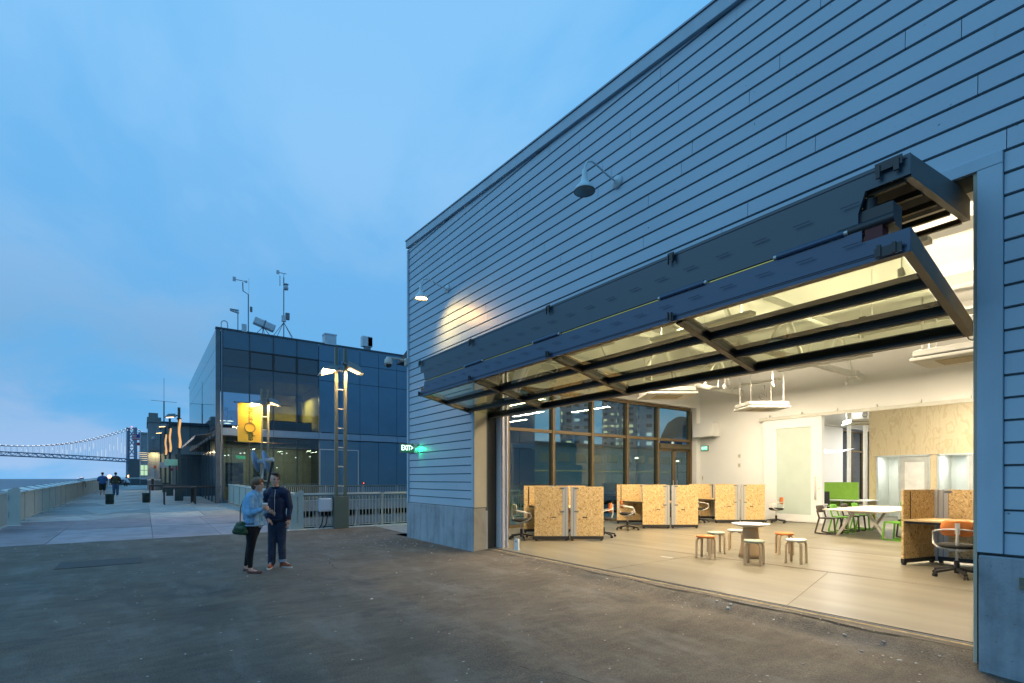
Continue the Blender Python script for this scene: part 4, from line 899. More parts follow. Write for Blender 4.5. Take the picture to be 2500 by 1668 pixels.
# electrical box with cables on the fence
e = empty('electrical_box', (-3.56, -1.27, .03), 0, 'white electrical box with black cables fixed to the picket fence', 'electrical box')
B(0, .16, -.19, .19, .55, .97).build('cabinet', mat('box_white', (.66, .67, .72), .4, var=.03), e, bevel=.012); B(.162, .175, -.165, .165, .58, .94).build('door', MATS['box_white'], e, bevel=.005)
for s, y in ((-.06, -.1), (.07, .03)): MB().tube([(.08, s, .55), (.08, s + .0, .4), (.07, y, .15), (.07, y - .08, .02)], .016, 8).build('cable', RUBBER, e)
MB().tube([(.05, .95, 0), (.04, 1.0, .25), (.03, 1.04, .55), (.02, 1.05, .65)], .012, 6).build('conduit', RAILW, e)

# ------------------------------------------------------------------ promenade lamps
def lamp_head(e, side, z, y0=0, tilt=18, lit=True):
    M = Matrix.Translation((.05, y0, z)) @ Matrix.Rotation(R(-tilt * side), 4, 'X')
    h = empty('lamp_head', (0, 0, 0)); h.parent = e
    s = side
    def p(x, y, zz): return M @ Vector((x, y * s, zz))
    v = [p(-.20, .08, .02), (p(.20, .08, .02)), p(.20, .68, .0), p(-.20, .68, .0), p(-.13, .10, .21), p(.13, .10, .21), p(.10, .46, .21), p(-.10, .46, .21)]
    MB().add(v, [(0, 3, 2, 1), (4, 5, 6, 7), (0, 1, 5, 4), (1, 2, 6, 5), (2, 3, 7, 6), (3, 0, 4, 7)]).build('housing', LAMPG, h)
    MB().add([p(-.13, .2, -.006), p(.13, .2, -.006), p(.13, .58, -.012), p(-.13, .58, -.012)], [(0, 1, 2, 3)]).build('lens', WARMS, h)
    MB().tube([p(0, -.05, .1), p(0, .15, .1)], .05, 10).build('knuckle', LAMPG, h)
    return M
def twin_post(x, y, z, rz, label, banner=False, en=38):
    e = empty('promenade_lamp', (x, y, z), rz, label, 'street lamp', 'twin post promenade lamps')
    B(-.14, .14, -.22, .22, 0, 1.02).build('base', OLIVE, e, bevel=.006)
    for s in (-1, 1):
        B(-.05, .05, s * .145 - .045, s * .145 + .045, 1.02, 5.80).build('post', OLIVE, e, bevel=.004)
        for c in (-.17, .1): MB().lathe([(0, .05), (.02, .05), (.02, 0)], 8, Matrix.Translation((.12 if s > 0 else .12, s * .2, .02))).build('anchor_bolt', ALU, e)
    for k in range(7): MB().tube([(0, -.1, 1.35 + k * .62), (0, .1, 1.35 + k * .62)], .022, 8).build('rung', ALU, e)
    lamp_head(e, 1, 5.22, .05); lamp_head(e, -1, 5.05, -.05)
    for s in (-1, 1): lamp('AREA', (.22, s * .42, 5.02), en * 2.6, (1, .66, .28), e, (0, R(22), 0), shape='RECTANGLE', size=.24, size_y=.42)
    return e
L1 = twin_post(-3.42, -.80, .03, 0, 'nearest twin post promenade lamp with two lit heads by the picket fence')
L2 = twin_post(-13.9, -1.2, .16, 0, 'twin post promenade lamp carrying the yellow banner', en=70)
bn = empty('banner', (-13.82, -1.36, 3.35), 0, 'yellow banner with dark vertical lettering hung from the twin post lamp', 'banner')
B(-.006, .006, -1.02, -.02, .02, 1.86).build('cloth', mat('banner_yellow', (.92, .54, .05), .75, var=.06, vs=1.5), bn)
for zz in (0, 1.87): MB().tube([(0, -1.14, zz), (0, 1.35, zz)], .018, 8).build('rod', BLACK, bn); MB().lathe([(0, -.04), (.035, -.02), (.035, .02), (0, .04)], 10, Matrix.Translation((0, -1.15, zz))).build('finial', BLACK, bn)
INK = mat('banner_ink', (.05, .035, .02), .7)
text('lettering', 'expl', .21, INK, bn, (.009, -.51, .36), (0, R(-90), R(180)), .001).rotation_euler = Matrix(((0, 0, 1), (0, -1, 0), (1, 0, 0))).to_euler() if False else Matrix(((0, 0, 1), (0, 0, 0), (0, 0, 0))).to_euler()
def vtext(s_, z, size):
    t = text('lettering', s_, size, INK, bn, (.009, -.50, z), (0, 0, 0), .001)
    # local x -> +z, local y -> -y, local z -> +x
    t.rotation_euler = Matrix(((0, 0, 1), (0, -1, 0), (1, 0, 0))).to_euler() if False else Matrix(((0, 0, 1), (0, -1, 0), (1, 0, 0))).to_4x4().to_euler(); return t
for o in list(bn.children):
    if o.name.startswith('lettering'): bpy.data.objects.remove(o)
vtext('expl', .27, .215).scale = (1, 1.9, 1); vtext('ratorium', 1.34, .21).scale = (1.05, 1.9, 1)
MB().tube([(.012, -.50 + .225 * math.cos(a), .70 + .225 * math.sin(a)) for a in [k * .2618 for k in range(25)]], .011, 6, False).build('ring', INK, bn)
def single_post(x, y, z, label):
    e = empty('promenade_lamp', (x, y, z), 0, label, 'street lamp', 'promenade lamps with glowing wraps')
    B(-.16, .16, -.22, .22, 0, .85).build('base', mat('post_teal', (.05, .075, .075), .5, .3), e, bevel=.006)
    B(-.09, .09, -.07, .07, .85, 5.75).build('post', MATS['post_teal'], e)
    lamp_head(e, -1, 5.15, -.08, 6)
    lamp('AREA', (.05, -.5, 5.0), 26, (1, .76, .42), e, (0, 0, 0), shape='RECTANGLE', size=.24, size_y=.42)
    pts = [(.11, .03 + .03 * math.sin(k * .9), 3.25 + k * .2) for k in range(10)]
    MB().tube(pts, [.05, .075, .07, .06, .065, .06, .062, .06, .06, .045], 10).build('lit_wrap', emit('lit_wrap', (1, .55, .22), .95), e)
    for zz in (3.2, 5.05): B(-.12, .2, -.12, .12, zz - .03, zz + .03).build('clamp', BLACK, e)
    return e
single_post(-24.4, -4.2, .26, 'nearest single promenade lamp with a glowing wrap by the black tables')
single_post(-32.5, -4.4, .35, 'second single promenade lamp with a glowing wrap behind the first')
single_post(-40.2, -4.45, .43, 'farthest single promenade lamp with a glowing wrap by the concrete shed')
for x, y, z, i in ((-25.4, -4.55, 2.45, 0), (-33.0, -4.65, 2.45, 1)):
    e = empty('hanging_sign', (x, y, z), R(90), ['pale green hanging sign beside the nearest wrapped lamp', 'blank grey hanging sign beside the second wrapped lamp'][i], 'sign')
    B(-.36, .36, -.02, .02, 0, .40).build('board', mat(['sign_green', 'sign_pale'][i], [(.28, .62, .50), (.45, .50, .52)][i], .5), e); B(.36, .65, -.01, .01, .36, .40).build('bracket', BLACK, e); B(.25, .48, -.02, .02, -.24, -.03).build('small_sign', mat('sign_maroon', (.30, .04, .08), .5), e)

# black tables
tp = empty('black_table', (0, 0, 0), 0, 'black table', 'table', 'black tables on the promenade')
B(-.45, .45, -.75, .75, .92, .96).build('table_top', mat('table_dark', (.045, .04, .04), .5), tp); 
for sx in (-1, 1):
    for sy in (-1, 1): B(sx * .41 - .03, sx * .41 + .03, sy * .71 - .03, sy * .71 + .03, 0, .92).build('leg', BLACK, tp)
fb = MB(); fb.box(-.43, -.40, -.7, .7, .87, .918); fb.box(.40, .43, -.7, .7, .87, .918); fb.build('apron', BLACK, tp)
for i, (x, y, l) in enumerate(((-20.4, -4.35, 'nearest black table in front of the lamp foot'), (-22.6, -4.3, 'second black table just behind the nearest one'), (-25.8, -4.95, 'third black table, pale topped, farther down the promenade'), (-21.6, -2.95 + .0, 'black table standing close to the teal screen wall'))):
    place(tp, i == 0, (x, y, G(x)), 0 if i != 3 else R(8), l)
# planter-like dark bins
bp = empty('bollard_bin', (0, 0, 0), 0, 'x', 'bin', 'dark green bins on the promenade')
MB().lathe([(0, 0), (.19, 0), (.19, .50), (.21, .52), (.21, .56), (.17, .57), (0, .57)], 20).build('body', mat('bin_green', (.02, .045, .035), .35, var=.5, vs=9), bp)
MB().lathe([(.195, .14), (.197, .16), (.195, .18)], 20).build('band', BLACK, bp)
place(bp, True, (-22.3, -7.47, .23), 0, 'dark green cylinder bin behind which the walking pair pass'); place(bp, False, (-23.2, -5.85, .24), 0, 'dark green cylinder bin right of the promenade middle')

# ------------------------------------------------------------------ sculpture with two discs
e = empty('disc_sculpture', (-8.6, -2.15, 0), 0, 'steel sculpture of two tilted blue discs on a tube and thin legs', 'sculpture')
DISC = mat('disc_blue', (.20, .31, .45), .3, .3)
# oriented nearly along the picture: tube along camera-x
ux, uy = .5844, .8115
def sp(a, d, z): return (a * ux - d * uy, a * uy + d * ux, z)
MB().tube([sp(-.25, 0, 2.27), sp(.36, 0, 2.37)], .085, 16).build('tube', ALU, e)
for a0 in (-.33, .08):
    Mx = Matrix.Translation(sp(a0, -.02, 2.3)) @ Matrix.Rotation(YAW + R(12), 4, 'Z') @ Matrix.Rotation(R(78), 4, 'Y') @ Matrix.Rotation(R(0), 4, 'X') @ Matrix.Rotation(R(0), 4, 'Z')
    MB().lathe([(0, .02), (.42, .01), (.43, 0), (.42, -.01), (0, -.02)], 36, Mx).build('disc', DISC, e)
MB().tube([sp(.0, .0, 2.18), sp(-.18, 0, .9), sp(-.3, 0, .03)], .035, 10).build('leg', ALU, e)
MB().tube([sp(.33, .0, 2.3), sp(.0, .1, .95), sp(-.2, .15, .03)], .04, 10).build('leg', BLACK, e)
B(-.5, .3, -.5, .5, .0, .04).build('base_plate', GREY, e)

# ------------------------------------------------------------------ shed and far pier
SH = empty('concrete_shed', (-47, -5.65, .45), 0, 'old concrete and metal pier shed past the wrapped lamps', 'building')
B(-8, 0, 0, .95, 0, 6.6).build('pilaster', SHEDC, SH); B(-8.1, .08, -.08, 1.05, 6.6, 7.1).build('pilaster_cap', SHED, SH); B(-2, -.3, .05, .8, 7.1, 7.55).build('roof_vent', LAMPG, SH)
B(-.0, .10, -.06, 1.0, .0, 1.02).build('footing', SHEDC, SH); B(-.02, .14, -.08, 1.02, 1.02, 1.10).build('footing_cap', RAILW, SH)
B(-8, -.12, .95, 8.5, 0, 6.45).build('wall', SHED, SH); B(-8, .05, .95, 8.5, 6.46, 6.75).build('parapet', NAVY2, SH)
for k in range(5): B(-.119, -.10, 1.0 + k * .8, 1.02 + k * .8, 0, 6.4).build('joint', DARK, SH)
B(-.118, -.06, 1.15, 1.95, 0, 2.9).build('door', mat('shed_door', (.30, .31, .22), .6), SH)
B(-.0, .5, 5.4, 5.95, 6.5, 7.6).build('roof_box', NAVY2, SH)
e = empty('wall_light', (-46.88, -5.15, 4.35), 0, 'hooded wall light washing the concrete pilaster', 'wall lamp')
MB().prism([(-.32, 0), (.32, 0), (.22, .28), (-.22, .28)], 0, .35, Matrix(((0, 0, 1, 0), (1, 0, 0, 0), (0, 1, 0, 0), (0, 0, 0, 1)))).build('hood', LAMPG, e)
lamp('AREA', (.28, 0, -.03), 55, (1, .74, .30), e, (0, R(-18), 0), shape='RECTANGLE', size=.3, size_y=.5)
e = empty('notice_post', (-45.9, -5.3, .5), 0, 'brown post with pale notices in front of the pilaster', 'sign')
B(-.05, .05, -.1, .1, 0, 1.1).build('post', mat('post_brown', (.09, .03, .02), .7), e); B(-.04, .04, -.13, .13, 1.11, 2.1).build('notice', mat('notice_pale', (.5, .52, .5), .6), e)
e = empty('fire_alarm', (-46.9, -5.1, 2.7), 0, 'small red alarm box on the lit pilaster', 'alarm'); B(0, .08, -.09, .09, 0, .18).build('box', mat('alarm_red', (.5, .04, .03), .5), e); B(.02, .05, -.04, .04, -.1, 0).build('horn', BLACK, e)
e = empty('utility_cabinet', (-46.6, -4.9, .5), 0, 'grey metal cabinet at the foot of the pilaster', 'cabinet'); B(0, .3, -.17, .17, 0, .8).build('body', LAMPG, e); B(.301, .31, -.14, .14, .05, .75).build('door', LAMPG, e)
e = empty('dome_camera', (-46.85, -5.25, 6.0 - .9 + .45), 0, 'white dome camera high on the pilaster', 'camera'); B(0, .12, -.1, .1, 0, .1).build('mount', PALE, e); MB().lathe([(.12, 0), (.12, -.08), (.07, -.16), (0, -.18)], 12, Matrix.Translation((.12, 0, 0))).build('dome', PALE, e)
e = empty('radio_mast', (-50, -4.3, 6.9), 0, 'thin radio mast with crossed whip antennas above the concrete shed', 'antenna')
MB().tube([(0, 0, 0), (0, 0, 2.6)], .06, 6).build('pole', GREY, e); MB().tube([(0, 0, 2.6), (0, 0, 5.0)], .02, 5).tube([(0, -1.1, 2.65), (0, 1.1, 2.6)], .02, 5).build('whip', GREY, e)
FS = empty('pier_end_house', (-92.5, -7.8, .5), 0, 'far pier end house with a square tower and lit windows', 'building')
B(-8, 0, 1.2, 2.9, 0, 8.6).build('tower', SHEDC, FS); B(-8.1, .1, 1.1, 3.0, 8.6, 8.9).build('tower_cap', SHED, FS)
B(-8, -.05, 2.9, 9, 0, 7.2).build('wall', SHED, FS); B(-.04, .02, 3.6, 5.0, 5.6, 6.7).build('window', NAVY2, FS); B(-8, 0, -.2, 1.2, 0, 4.4).build('annex', mat('annex_teal', (.06, .10, .12), .5), FS)
for k, (a, b) in enumerate(((1.3, 2.4), (2.7, 3.9), (4.0, 5.2))):
    w = empty('window', (.0, 0, 0)); w.parent = FS
    B(.001, .05, a, b, 1.7, 3.4).build('pane', emit('far_window', (.62, .95, .62), .85), w); f = MB()
    for q in (a, (a + b) / 2, b): f.box(.05, .08, q - .04, q + .04, 1.7, 3.4)
    f.box(.05, .08, a, b, 2.5, 2.58); f.build('frame', LAMPG, w)
for k in range(5):
    e = empty('pendant_lamp', (-86 + k * 1.5 - 4, -6.0 + k * .1, 5.6 - k * .0), 0, 'one of the row of flat glowing lamps hung by the far house, number %d from the front' % (5 - k), 'lamp', 'flat lamps in a row by the far house')
    e['label'] = 'flat glowing lamp beside the far pier house, ' + ['topmost', 'second', 'middle', 'fourth', 'lowest'][k] + ' of the receding row'
    MB().lathe([(0, .2), (.5, .05), (1.0, 0), (.9, -.03), (0, -.03)], 14).build('lamp_shade', LAMPG, e); MB().lathe([(.8, -.04), (0, -.045)], 14).build('bulb', emit('far_lamp', (1, .8, .5), 1.6), e); e.location.z = 5.9 - k * .35
for i, (X, Y, z) in enumerate(((-52, 66, 1.75), (-64.5, 86, 1.9))):
    x, y = cw(X, Y); e = empty('pier_light', (x, y, .5), 0, ['glowing orange globe light between the two walkers', 'glowing orange globe light at the foot of the bridge tower'][i], 'street lamp')
    MB().tube([(0, 0, 0), (0, 0, z - .5)], .05, 6).build('post', GREY, e); MB().lathe([(0, -.22), (.16, -.16), (.22, 0), (.16, .16), (0, .22)], 12, Matrix.Translation((0, 0, z - .35))).build('globe', emit('orange_globe', (1, .42, .16), 6), e)
e = empty('flag_pole', cw(-61.5, 84.5) + (.5,), 0, 'flag on a pole in front of the bridge tower', 'flag')
MB().tube([(0, 0, 0), (0, 0, 9)], .05, 6).build('pole', PALE, e)
for k in range(7): MB().box(-.01, .01, -1.15, -.04, 7.5 + k * .14, 7.5 + k * .14 + .139).build('stripe', mat('flag_red', (.45, .05, .06), .7) if k % 2 == 0 else mat('flag_white', (.5, .5, .55), .7), e)
B(.011, .014, -.5, -.04, 7.95, 8.48).build('canton', mat('flag_blue', (.04, .06, .25), .7), e); B(-.01, .01, -.45, -.04, 6.6, 7.1).build('pennant', mat('flag_red', (.45, .05, .06), .7), e)
# low pier-end rail
e = empty('pier_end_rail', (-66, -9.3, .7), 0, 'pale low rail across the far end of the promenade', 'railing'); B(-.05, .05, .8, 8.5, .95, 1.05).build('rail', RAILW, e)
for k in range(8): B(-.04, .04, .9 + k, .98 + k, 0, .95).build('post', LAMPG, e)
B(-.02, .02, .98, 8.4, .1, .8).build('panel', mat('rail_dark', (.06, .08, .09), .6), e); B(-.3, .1, .3, .7, 0, .98).build('end_block', CREAM, e)
# low dark sea wall / far pier
B(-140, -70.1, -9, 10, -2.5, .55).build('far_pier_deck', SHEDC, kind='structure')

# ------------------------------------------------------------------ suspension bridge
BR = empty('suspension_bridge', (0, 0, 0), 0, 'lit suspension bridge crossing the bay far behind the railing', 'bridge')
BST = mat('bridge_steel', (.17, .235, .31), .6, var=.05, vs=.01)
mid = Vector((*cw(-1210, 1207), 0)); tow = Vector((*cw(-1160, 1558), 0)); dv = (tow - mid); HL = dv.length; u = dv.normalized(); nrm = Vector((-u.y, u.x, 0))
def bpnt(s, off, z): return mid + u * s + nrm * off + Vector((0, 0, z))
def cz(s): return 80 + (157 - 80) * (s / HL) ** 2 if s <= HL else 157 - (s - HL) * .42 + (s - HL) ** 2 * .0004
def dz(s): return 65.5 - 4.5 * (s / HL) ** 2
dk = MB()
N = 46
ss_ = [-330 + k * (HL + 330 + 230) / N for k in range(N + 1)]
for off in (-10, 10):
    for a, b in zip(ss_, ss_[1:]):
        dk.bar(bpnt(a, off, dz(a)), bpnt(b, off, dz(b)), 2.0, 1.8); dk.bar(bpnt(a, off, dz(a) - 9), bpnt(b, off, dz(b) - 9), 2.0, 2.2)
for a, b in zip(ss_, ss_[1:]): dk.bar(bpnt((a + b) / 2, 0, dz(a) - .6), bpnt((a + b) / 2 + 1, 0, dz(a) - .6), 20, .6)
dk.build('deck', BST, BR)
tr_ = MB()
for off in (-10, 10):
    for a, b in zip(ss_, ss_[1:]): m_ = (a + b) / 2; tr_.bar(bpnt(a, off, dz(a)), bpnt(m_, off, dz(m_) - 9), .9, .9); tr_.bar(bpnt(m_, off, dz(m_) - 9), bpnt(b, off, dz(b)), .9, .9)
tr_.build('truss', BST, BR)
for off in (-10, 10): MB().tube([bpnt(s, off, cz(abs(s))) for s in [-330 + k * 12 for k in range(int((HL + 330 + 200) / 12))]], .8, 6).build('cable', BST, BR)
hg = MB(); lt = MB(); l2 = MB()
s = -320
rr_ = random.Random(3)
while s < HL + 190:
    for off in (-10, 10):
        zc = cz(abs(s)); hg.bar(bpnt(s, off, dz(s)), bpnt(s, off, zc), .35, .35)
        c_ = bpnt(s, off, zc + 1); lt.box(c_.x - .9, c_.x + .9, c_.y - .9, c_.y + .9, c_.z - .8, c_.z + .8)
        if off == 10 and rr_.random() < .8:
            t0 = rr_.random() * .45; t1 = t0 + rr_.uniform(.15, .5); l2.bar(bpnt(s, off + 1, dz(s) + (zc - dz(s)) * t0), bpnt(s, off + 1, dz(s) + (zc - dz(s)) * min(t1, .98)), .8, .8)
    s += 12.5
hg.build('hangers', BST, BR, kind='stuff'); lt.build('cable_lights', emit('bridge_light', (1, .95, .88), 1.6), BR, kind='stuff'); l2.build('hanger_lights', emit('hanger_light', (.8, .92, 1), 1.0), BR, kind='stuff')
tw = MB()
for off in (-12, 12):
    tw.bar(bpnt(HL, off * 1.15, -4), bpnt(HL, off, 158), 7, 6, up=(u.x, u.y, 0))
for z0_, z1_ in ((70, 98), (98, 126), (126, 152), (5, 34), (34, 58)):
    tw.bar(bpnt(HL, -12, z0_), bpnt(HL, 12, z1_), 2, 2); tw.bar(bpnt(HL, 12, z0_), bpnt(HL, -12, z1_), 2, 2)
for z0_ in (70, 98, 126, 154): tw.bar(bpnt(HL, -12, z0_), bpnt(HL, 12, z0_), 3, 3)
tw.build('tower', BST, BR)
c_ = bpnt(HL, 0, 160); MB().box(c_.x - 1.5, c_.x + 1.5, c_.y - 1.5, c_.y + 1.5, c_.z - 1, c_.z + 1.5).build('beacon', emit('beacon_red', (1, .25, .3), 2.5), BR)
# ship on the horizon
x, y = cw(-3380, 4000); e = empty('cargo_ship', (x, y, -3), YAW, 'tiny lit ship on the horizon left of the walking pair', 'ship')
MB().prism([(-26, -4), (22, -4), (28, 0), (22, 4), (-26, 4)], 0, 6).build('hull', mat('ship_hull', (.10, .16, .26), .7), e); B(2, 22, -4, 4, 6, 15).build('superstructure', mat('ship_white', (.5, .42, .45), .7), e)
B(4, 21, -4.3, -4.1, 14, 17).build('lights', emit('ship_light', (1, .72, .6), 1.8), e); B(-24, -14, -4.3, -4.1, 7, 10).build('lights', emit('ship_light', (1, .72, .6), 1.8), e)
for i, (X, Y) in enumerate(((-470, 560), (-455, 560))):
    x, y = cw(X, Y); e = empty('mooring_buoy', (x, y, -3), 0, ['left tiny buoy on the water below the ship', 'right tiny buoy on the water below the ship'][i], 'buoy', 'buoys on the water'); MB().lathe([(0, -.5), (1, -.3), (1.1, .3), (.4, .8), (0, 1.6)], 12).build('float', mat('buoy_pale', (.5, .4, .42), .6), e); MB().tube([(0, 0, 1.4), (0, 0, 2.2)], .1, 6).build('top_mark', RUST, e)

# ------------------------------------------------------------------ town seen through the window wall
sk = [(1368, 1398, 150, 640), (1400, 1440, 104, 560), (1472, 1500, 150, 700), (1502, 1560, 230, 800), (1560, 1594, 70, 460), (1588, 1606, 170, 900), (1645, 1690, 46, 520), (1700, 1760, 90, 700), (1800, 1860, 120, 800), (2055, 2085, 95, 620), (2090, 2125, 70, 560)]
MW = [m_windows('tower_windows_%d' % i, w_, l_, a, b, f) for i, (w_, l_, a, b, f) in enumerate((((.22, .27, .33), (.9, .85, .55), 11, 9, .3), ((.32, .38, .45), (.7, .8, .9), 10, 8, .25), ((.26, .30, .36), (.95, .8, .5), 9, 8, .4)))]  # wall colours kept pale blue-grey to paint dusk haze into them
nm = ['slim dark', 'broad dark', 'narrow pale', 'tallest broad', 'stepped pale', 'thin distant', 'low wide', 'mid height', 'far right tall', 'grey', 'low grey']
for i, (a, b, h, Y) in enumerate(sk):
    Xa, Xb = (a - 1250) / 1247 * Y, (b - 1250) / 1247 * Y; x, y = cw((Xa + Xb) / 2, Y); w_ = (Xb - Xa) / 2
    e = empty('office_tower', (x, y, -3), YAW, nm[i] + ' office tower with scattered lit windows seen through the glazing', 'building', 'city towers seen through the glazing')
    B(-w_, w_, -w_, w_, 0, h).build('shaft', MW[i % 3], e); B(-w_ * .6, w_ * .6, -w_ * .6, w_ * .6, h, h + 5).build('crown', mat('crown_grey', (.08, .10, .12), .7), e)
e = empty('wooded_hill', (*cw(185, 560), -3), YAW, 'dark rounded mass behind the low wide tower', 'hill'); 
MB().lathe([(26, 0), (25, 30), (21, 52), (14, 66), (5, 72), (0, 73)], 18).build('mass', mat('hill_dark', (.035, .05, .055), .9, var=.3, vs=.1), e)
NS = empty('neighbouring_shed', (-27, 23, -.5), 0, 'long low pier shed with a strip of lit windows seen through the glazing', 'building')
B(-12, 0, 0, 70, 0, 5.6).build('wall', mat('shed_paint', (.36, .40, .36), .7), NS); B(-12.2, .3, -.2, 70.2, 5.6, 5.9).build('roof', mat('shed_roof', (.12, .13, .13), .7), NS)
for k in range(28):
    B(.001, .05, 1 + k * 2.4, 2.7 + k * 2.4, 3.9, 4.8).build('window', emit('shed_window', (.45, .66, .72), .18), NS)
B(.001, .03, 0.5, 69, 2.9, 3.0).build('light_strip', emit('shed_strip', (.85, .85, .45), .3), NS)
for i, (x, y) in enumerate(((-9, 20), (-11, 27), (-14, 33), (-9, 41))):
    e = empty('yard_light', (x, y, 0), 0, ['nearest', 'second', 'third', 'farthest'][i] + ' small yard light seen through the window wall', 'street lamp', 'yard lights behind the glazing'); MB().tube([(0, 0, -1), (0, 0, 2.9)], .05, 6).build('post', GREY, e); MB().lathe([(0, .08), (.16, 0), (0, -.04)], 10, Matrix.Translation((0, 0, 2.95))).build('globe', emit('yard_globe', (1, .93, .7), 7), e)
B(-20.2, -3.75, 60, 61, -3.2, .3).build('gap_end_wall', CONC, kind='structure')

# ------------------------------------------------------------------ furniture in the room
BLK = mat('black_base', (.022, .022, .022), .5)
def osb_panel(name, parent, a, b, z0, z1, t=.035, strip=None, holes=True):
    a = Vector((a[0], a[1], 0)); b = Vector((b[0], b[1], 0)); d = (b - a); L = d.length; ang = math.atan2(d.y, d.x)
    M = Matrix.Translation(a) @ Matrix.Rotation(ang, 4, 'Z')
    p = bpy.data.objects.new(name, None)
    def bb(n, x0, x1, y0, y1, za, zb, m, par): o = MB().box(x0, x1, y0, y1, za, zb).build(n, m, par); o.matrix_local = M; return o
    x0, x1 = 0, L
    main = MB()
    o = MB().box(x0 + (.15 if strip == 'l' else 0), x1 - (.15 if strip == 'r' else 0), -t / 2, t / 2, z0, z1).build(name, OSB, parent); o.matrix_local = M
    if strip:
        s0 = 0 if strip == 'l' else L - .15
        bb('alu_strip', s0 + .002, s0 + .148, -t / 2 - .004, t / 2 + .004, z0, z1, ALU, parent)
        bb('strip_groove', s0 + .07, s0 + .08, -t / 2 - .0055, -t / 2 - .0045, z0, z1, LAMPG, parent)
        hx = .15 if strip == 'l' else L - .15
        for zz in (z0 + .60, z1 - .06): bb('clip', hx - .06, hx + .05, -t / 2 - .012, -t / 2 - .0056, zz, zz + .035, LAMPG, parent)
        gx = .30 if strip == 'l' else L - .42
        if holes: bb('grip_slot', gx, gx + .12, -t / 2 - .002, -t / 2 - .0005, z0 + .46, z0 + .485, DARK, parent)
    bb('base_rail', 0, L, -.03, .03, z0 - .075, z0 - .003, BLK, parent)
    for x in (.0, L - .09):
        f = MB().prism([(x, z0 - .05), (x + .09, z0 - .05), (x + .06, z0 - .115), (x + .02, z0 - .115)], -.028, .028, Matrix.Rotation(R(90), 4, 'X')).build('foot', BLK, parent); f.matrix_local = M
    return o
def workstation(x, y, rz, label, backL=-1.15, backR=.75, D=1.75, skew=-.18):
    e = empty('workstation', (x, y, .06), rz, label, 'desk partition', 'chipboard workstations')
    zb, zt = .115, 1.36
    osb_panel('front_panel', e, (-.88, 0), (-.03, 0), zb, zt, strip='r'); osb_panel('front_panel', e, (.03, 0), (.86, 0), zb, zt, strip='l')
    osb_panel('spine_panel', e, (-.03, .06), (skew, D - .06), zb, zt); osb_panel('back_panel', e, (backL, D), (skew - .03, D), zb, zt, strip='r', holes=False); osb_panel('back_panel', e, (skew + .03, D), (backR, D), zb, zt, strip='l', holes=False)
    m = MB(); m.prism([(-.82, .10), (-.09, .10), (skew - .06, D - .06), (backL + .12, D - .06), (-.55, .95)], .78, .81); m.build('desk_top', mat('desk_oak', (.62, .45, .23), .45, var=.08, vs=5, stretch=(1, 8, 1)), e)
    m = MB(); m.prism([(-.80, .12), (-.09, .12), (skew - .06, D - .08), (backL + .14, D - .08), (-.54, .93)], .745, .778); m.build('desk_frame', BLK, e)
    m = MB(); m.prism([(.02, .10), (.80, .10), (.55, .95), (backR - .1, D - .06), (skew + .06, D - .06)], .78, .81); m.build('desk_top', MATS['desk_oak'], e)
    for xx in (backL + .14, skew - .12): MB().tube([(xx, D - .03, zt - .02), (xx, D - .03, .82)], .012, 6).build('strap', BLACK, e)
    return e
workstation(3.571, 2.758, YAW, 'chipboard workstation nearest the left jamb with two front panels', -1.105, .67, 1.79, -.2)
workstation(3.049, 7.50, YAW, 'middle chipboard workstation before the window wall door side', -1.33, .37, 1.74, -.3)
workstation(3.265, 11.11, YAW, 'farthest chipboard workstation beside the white wall', -1.2, .5, 1.7, -.2)
e = empty('workstation', (10.043, 6.098, .06), 0, 'open corner workstation with a desk by the right jamb', 'desk partition', 'chipboard workstations')
osb_panel('wing_panel', e, (-.23, -.92), (-.01, -.05), .115, 1.36); osb_panel('wing_panel', e, (.05, .0), (1.6, .02), .115, 1.36, strip='l', holes=False)
MB().box(-.02, .05, -.06, .02, .02, 1.36).build('corner_post', ALU, e); MB().tube([(-.02, -.09, 1.33), (-.02, -.09, .82)], .012, 6).build('strap', BLACK, e); MB().tube([(-.17, -.74, 1.33), (-.17, -.74, .82)], .012, 6).build('strap', BLACK, e)
MB().prism([(-.22, -.93), (1.0, -.98), (1.5, -.05), (.0, -.06)], .80, .83).build('desk_top', MATS['desk_oak'], e); MB().prism([(-.20, -.90), (.98, -.95), (1.48, -.07), (.02, -.09)], .76, .798).build('desk_frame', BLK, e)
bsk = MB()
for k in range(7): bsk.tube([(.3 + k * .06, -.25, .76), (.3 + k * .06, -.25, .66), (.3 + k * .06, -.12, .66), (.3 + k * .06, -.12, .76)], .004, 4)
for zz in (.66, .70, .74): bsk.tube([(.28, -.25, zz), (.70, -.25, zz)], .004, 4)
bsk.build('wire_basket', BLACK, e)
B(-.11, -.107, -.42, -.30, .62, .655).build('grip_slot', mat('slot_light', (.6, .56, .45), .5), e)

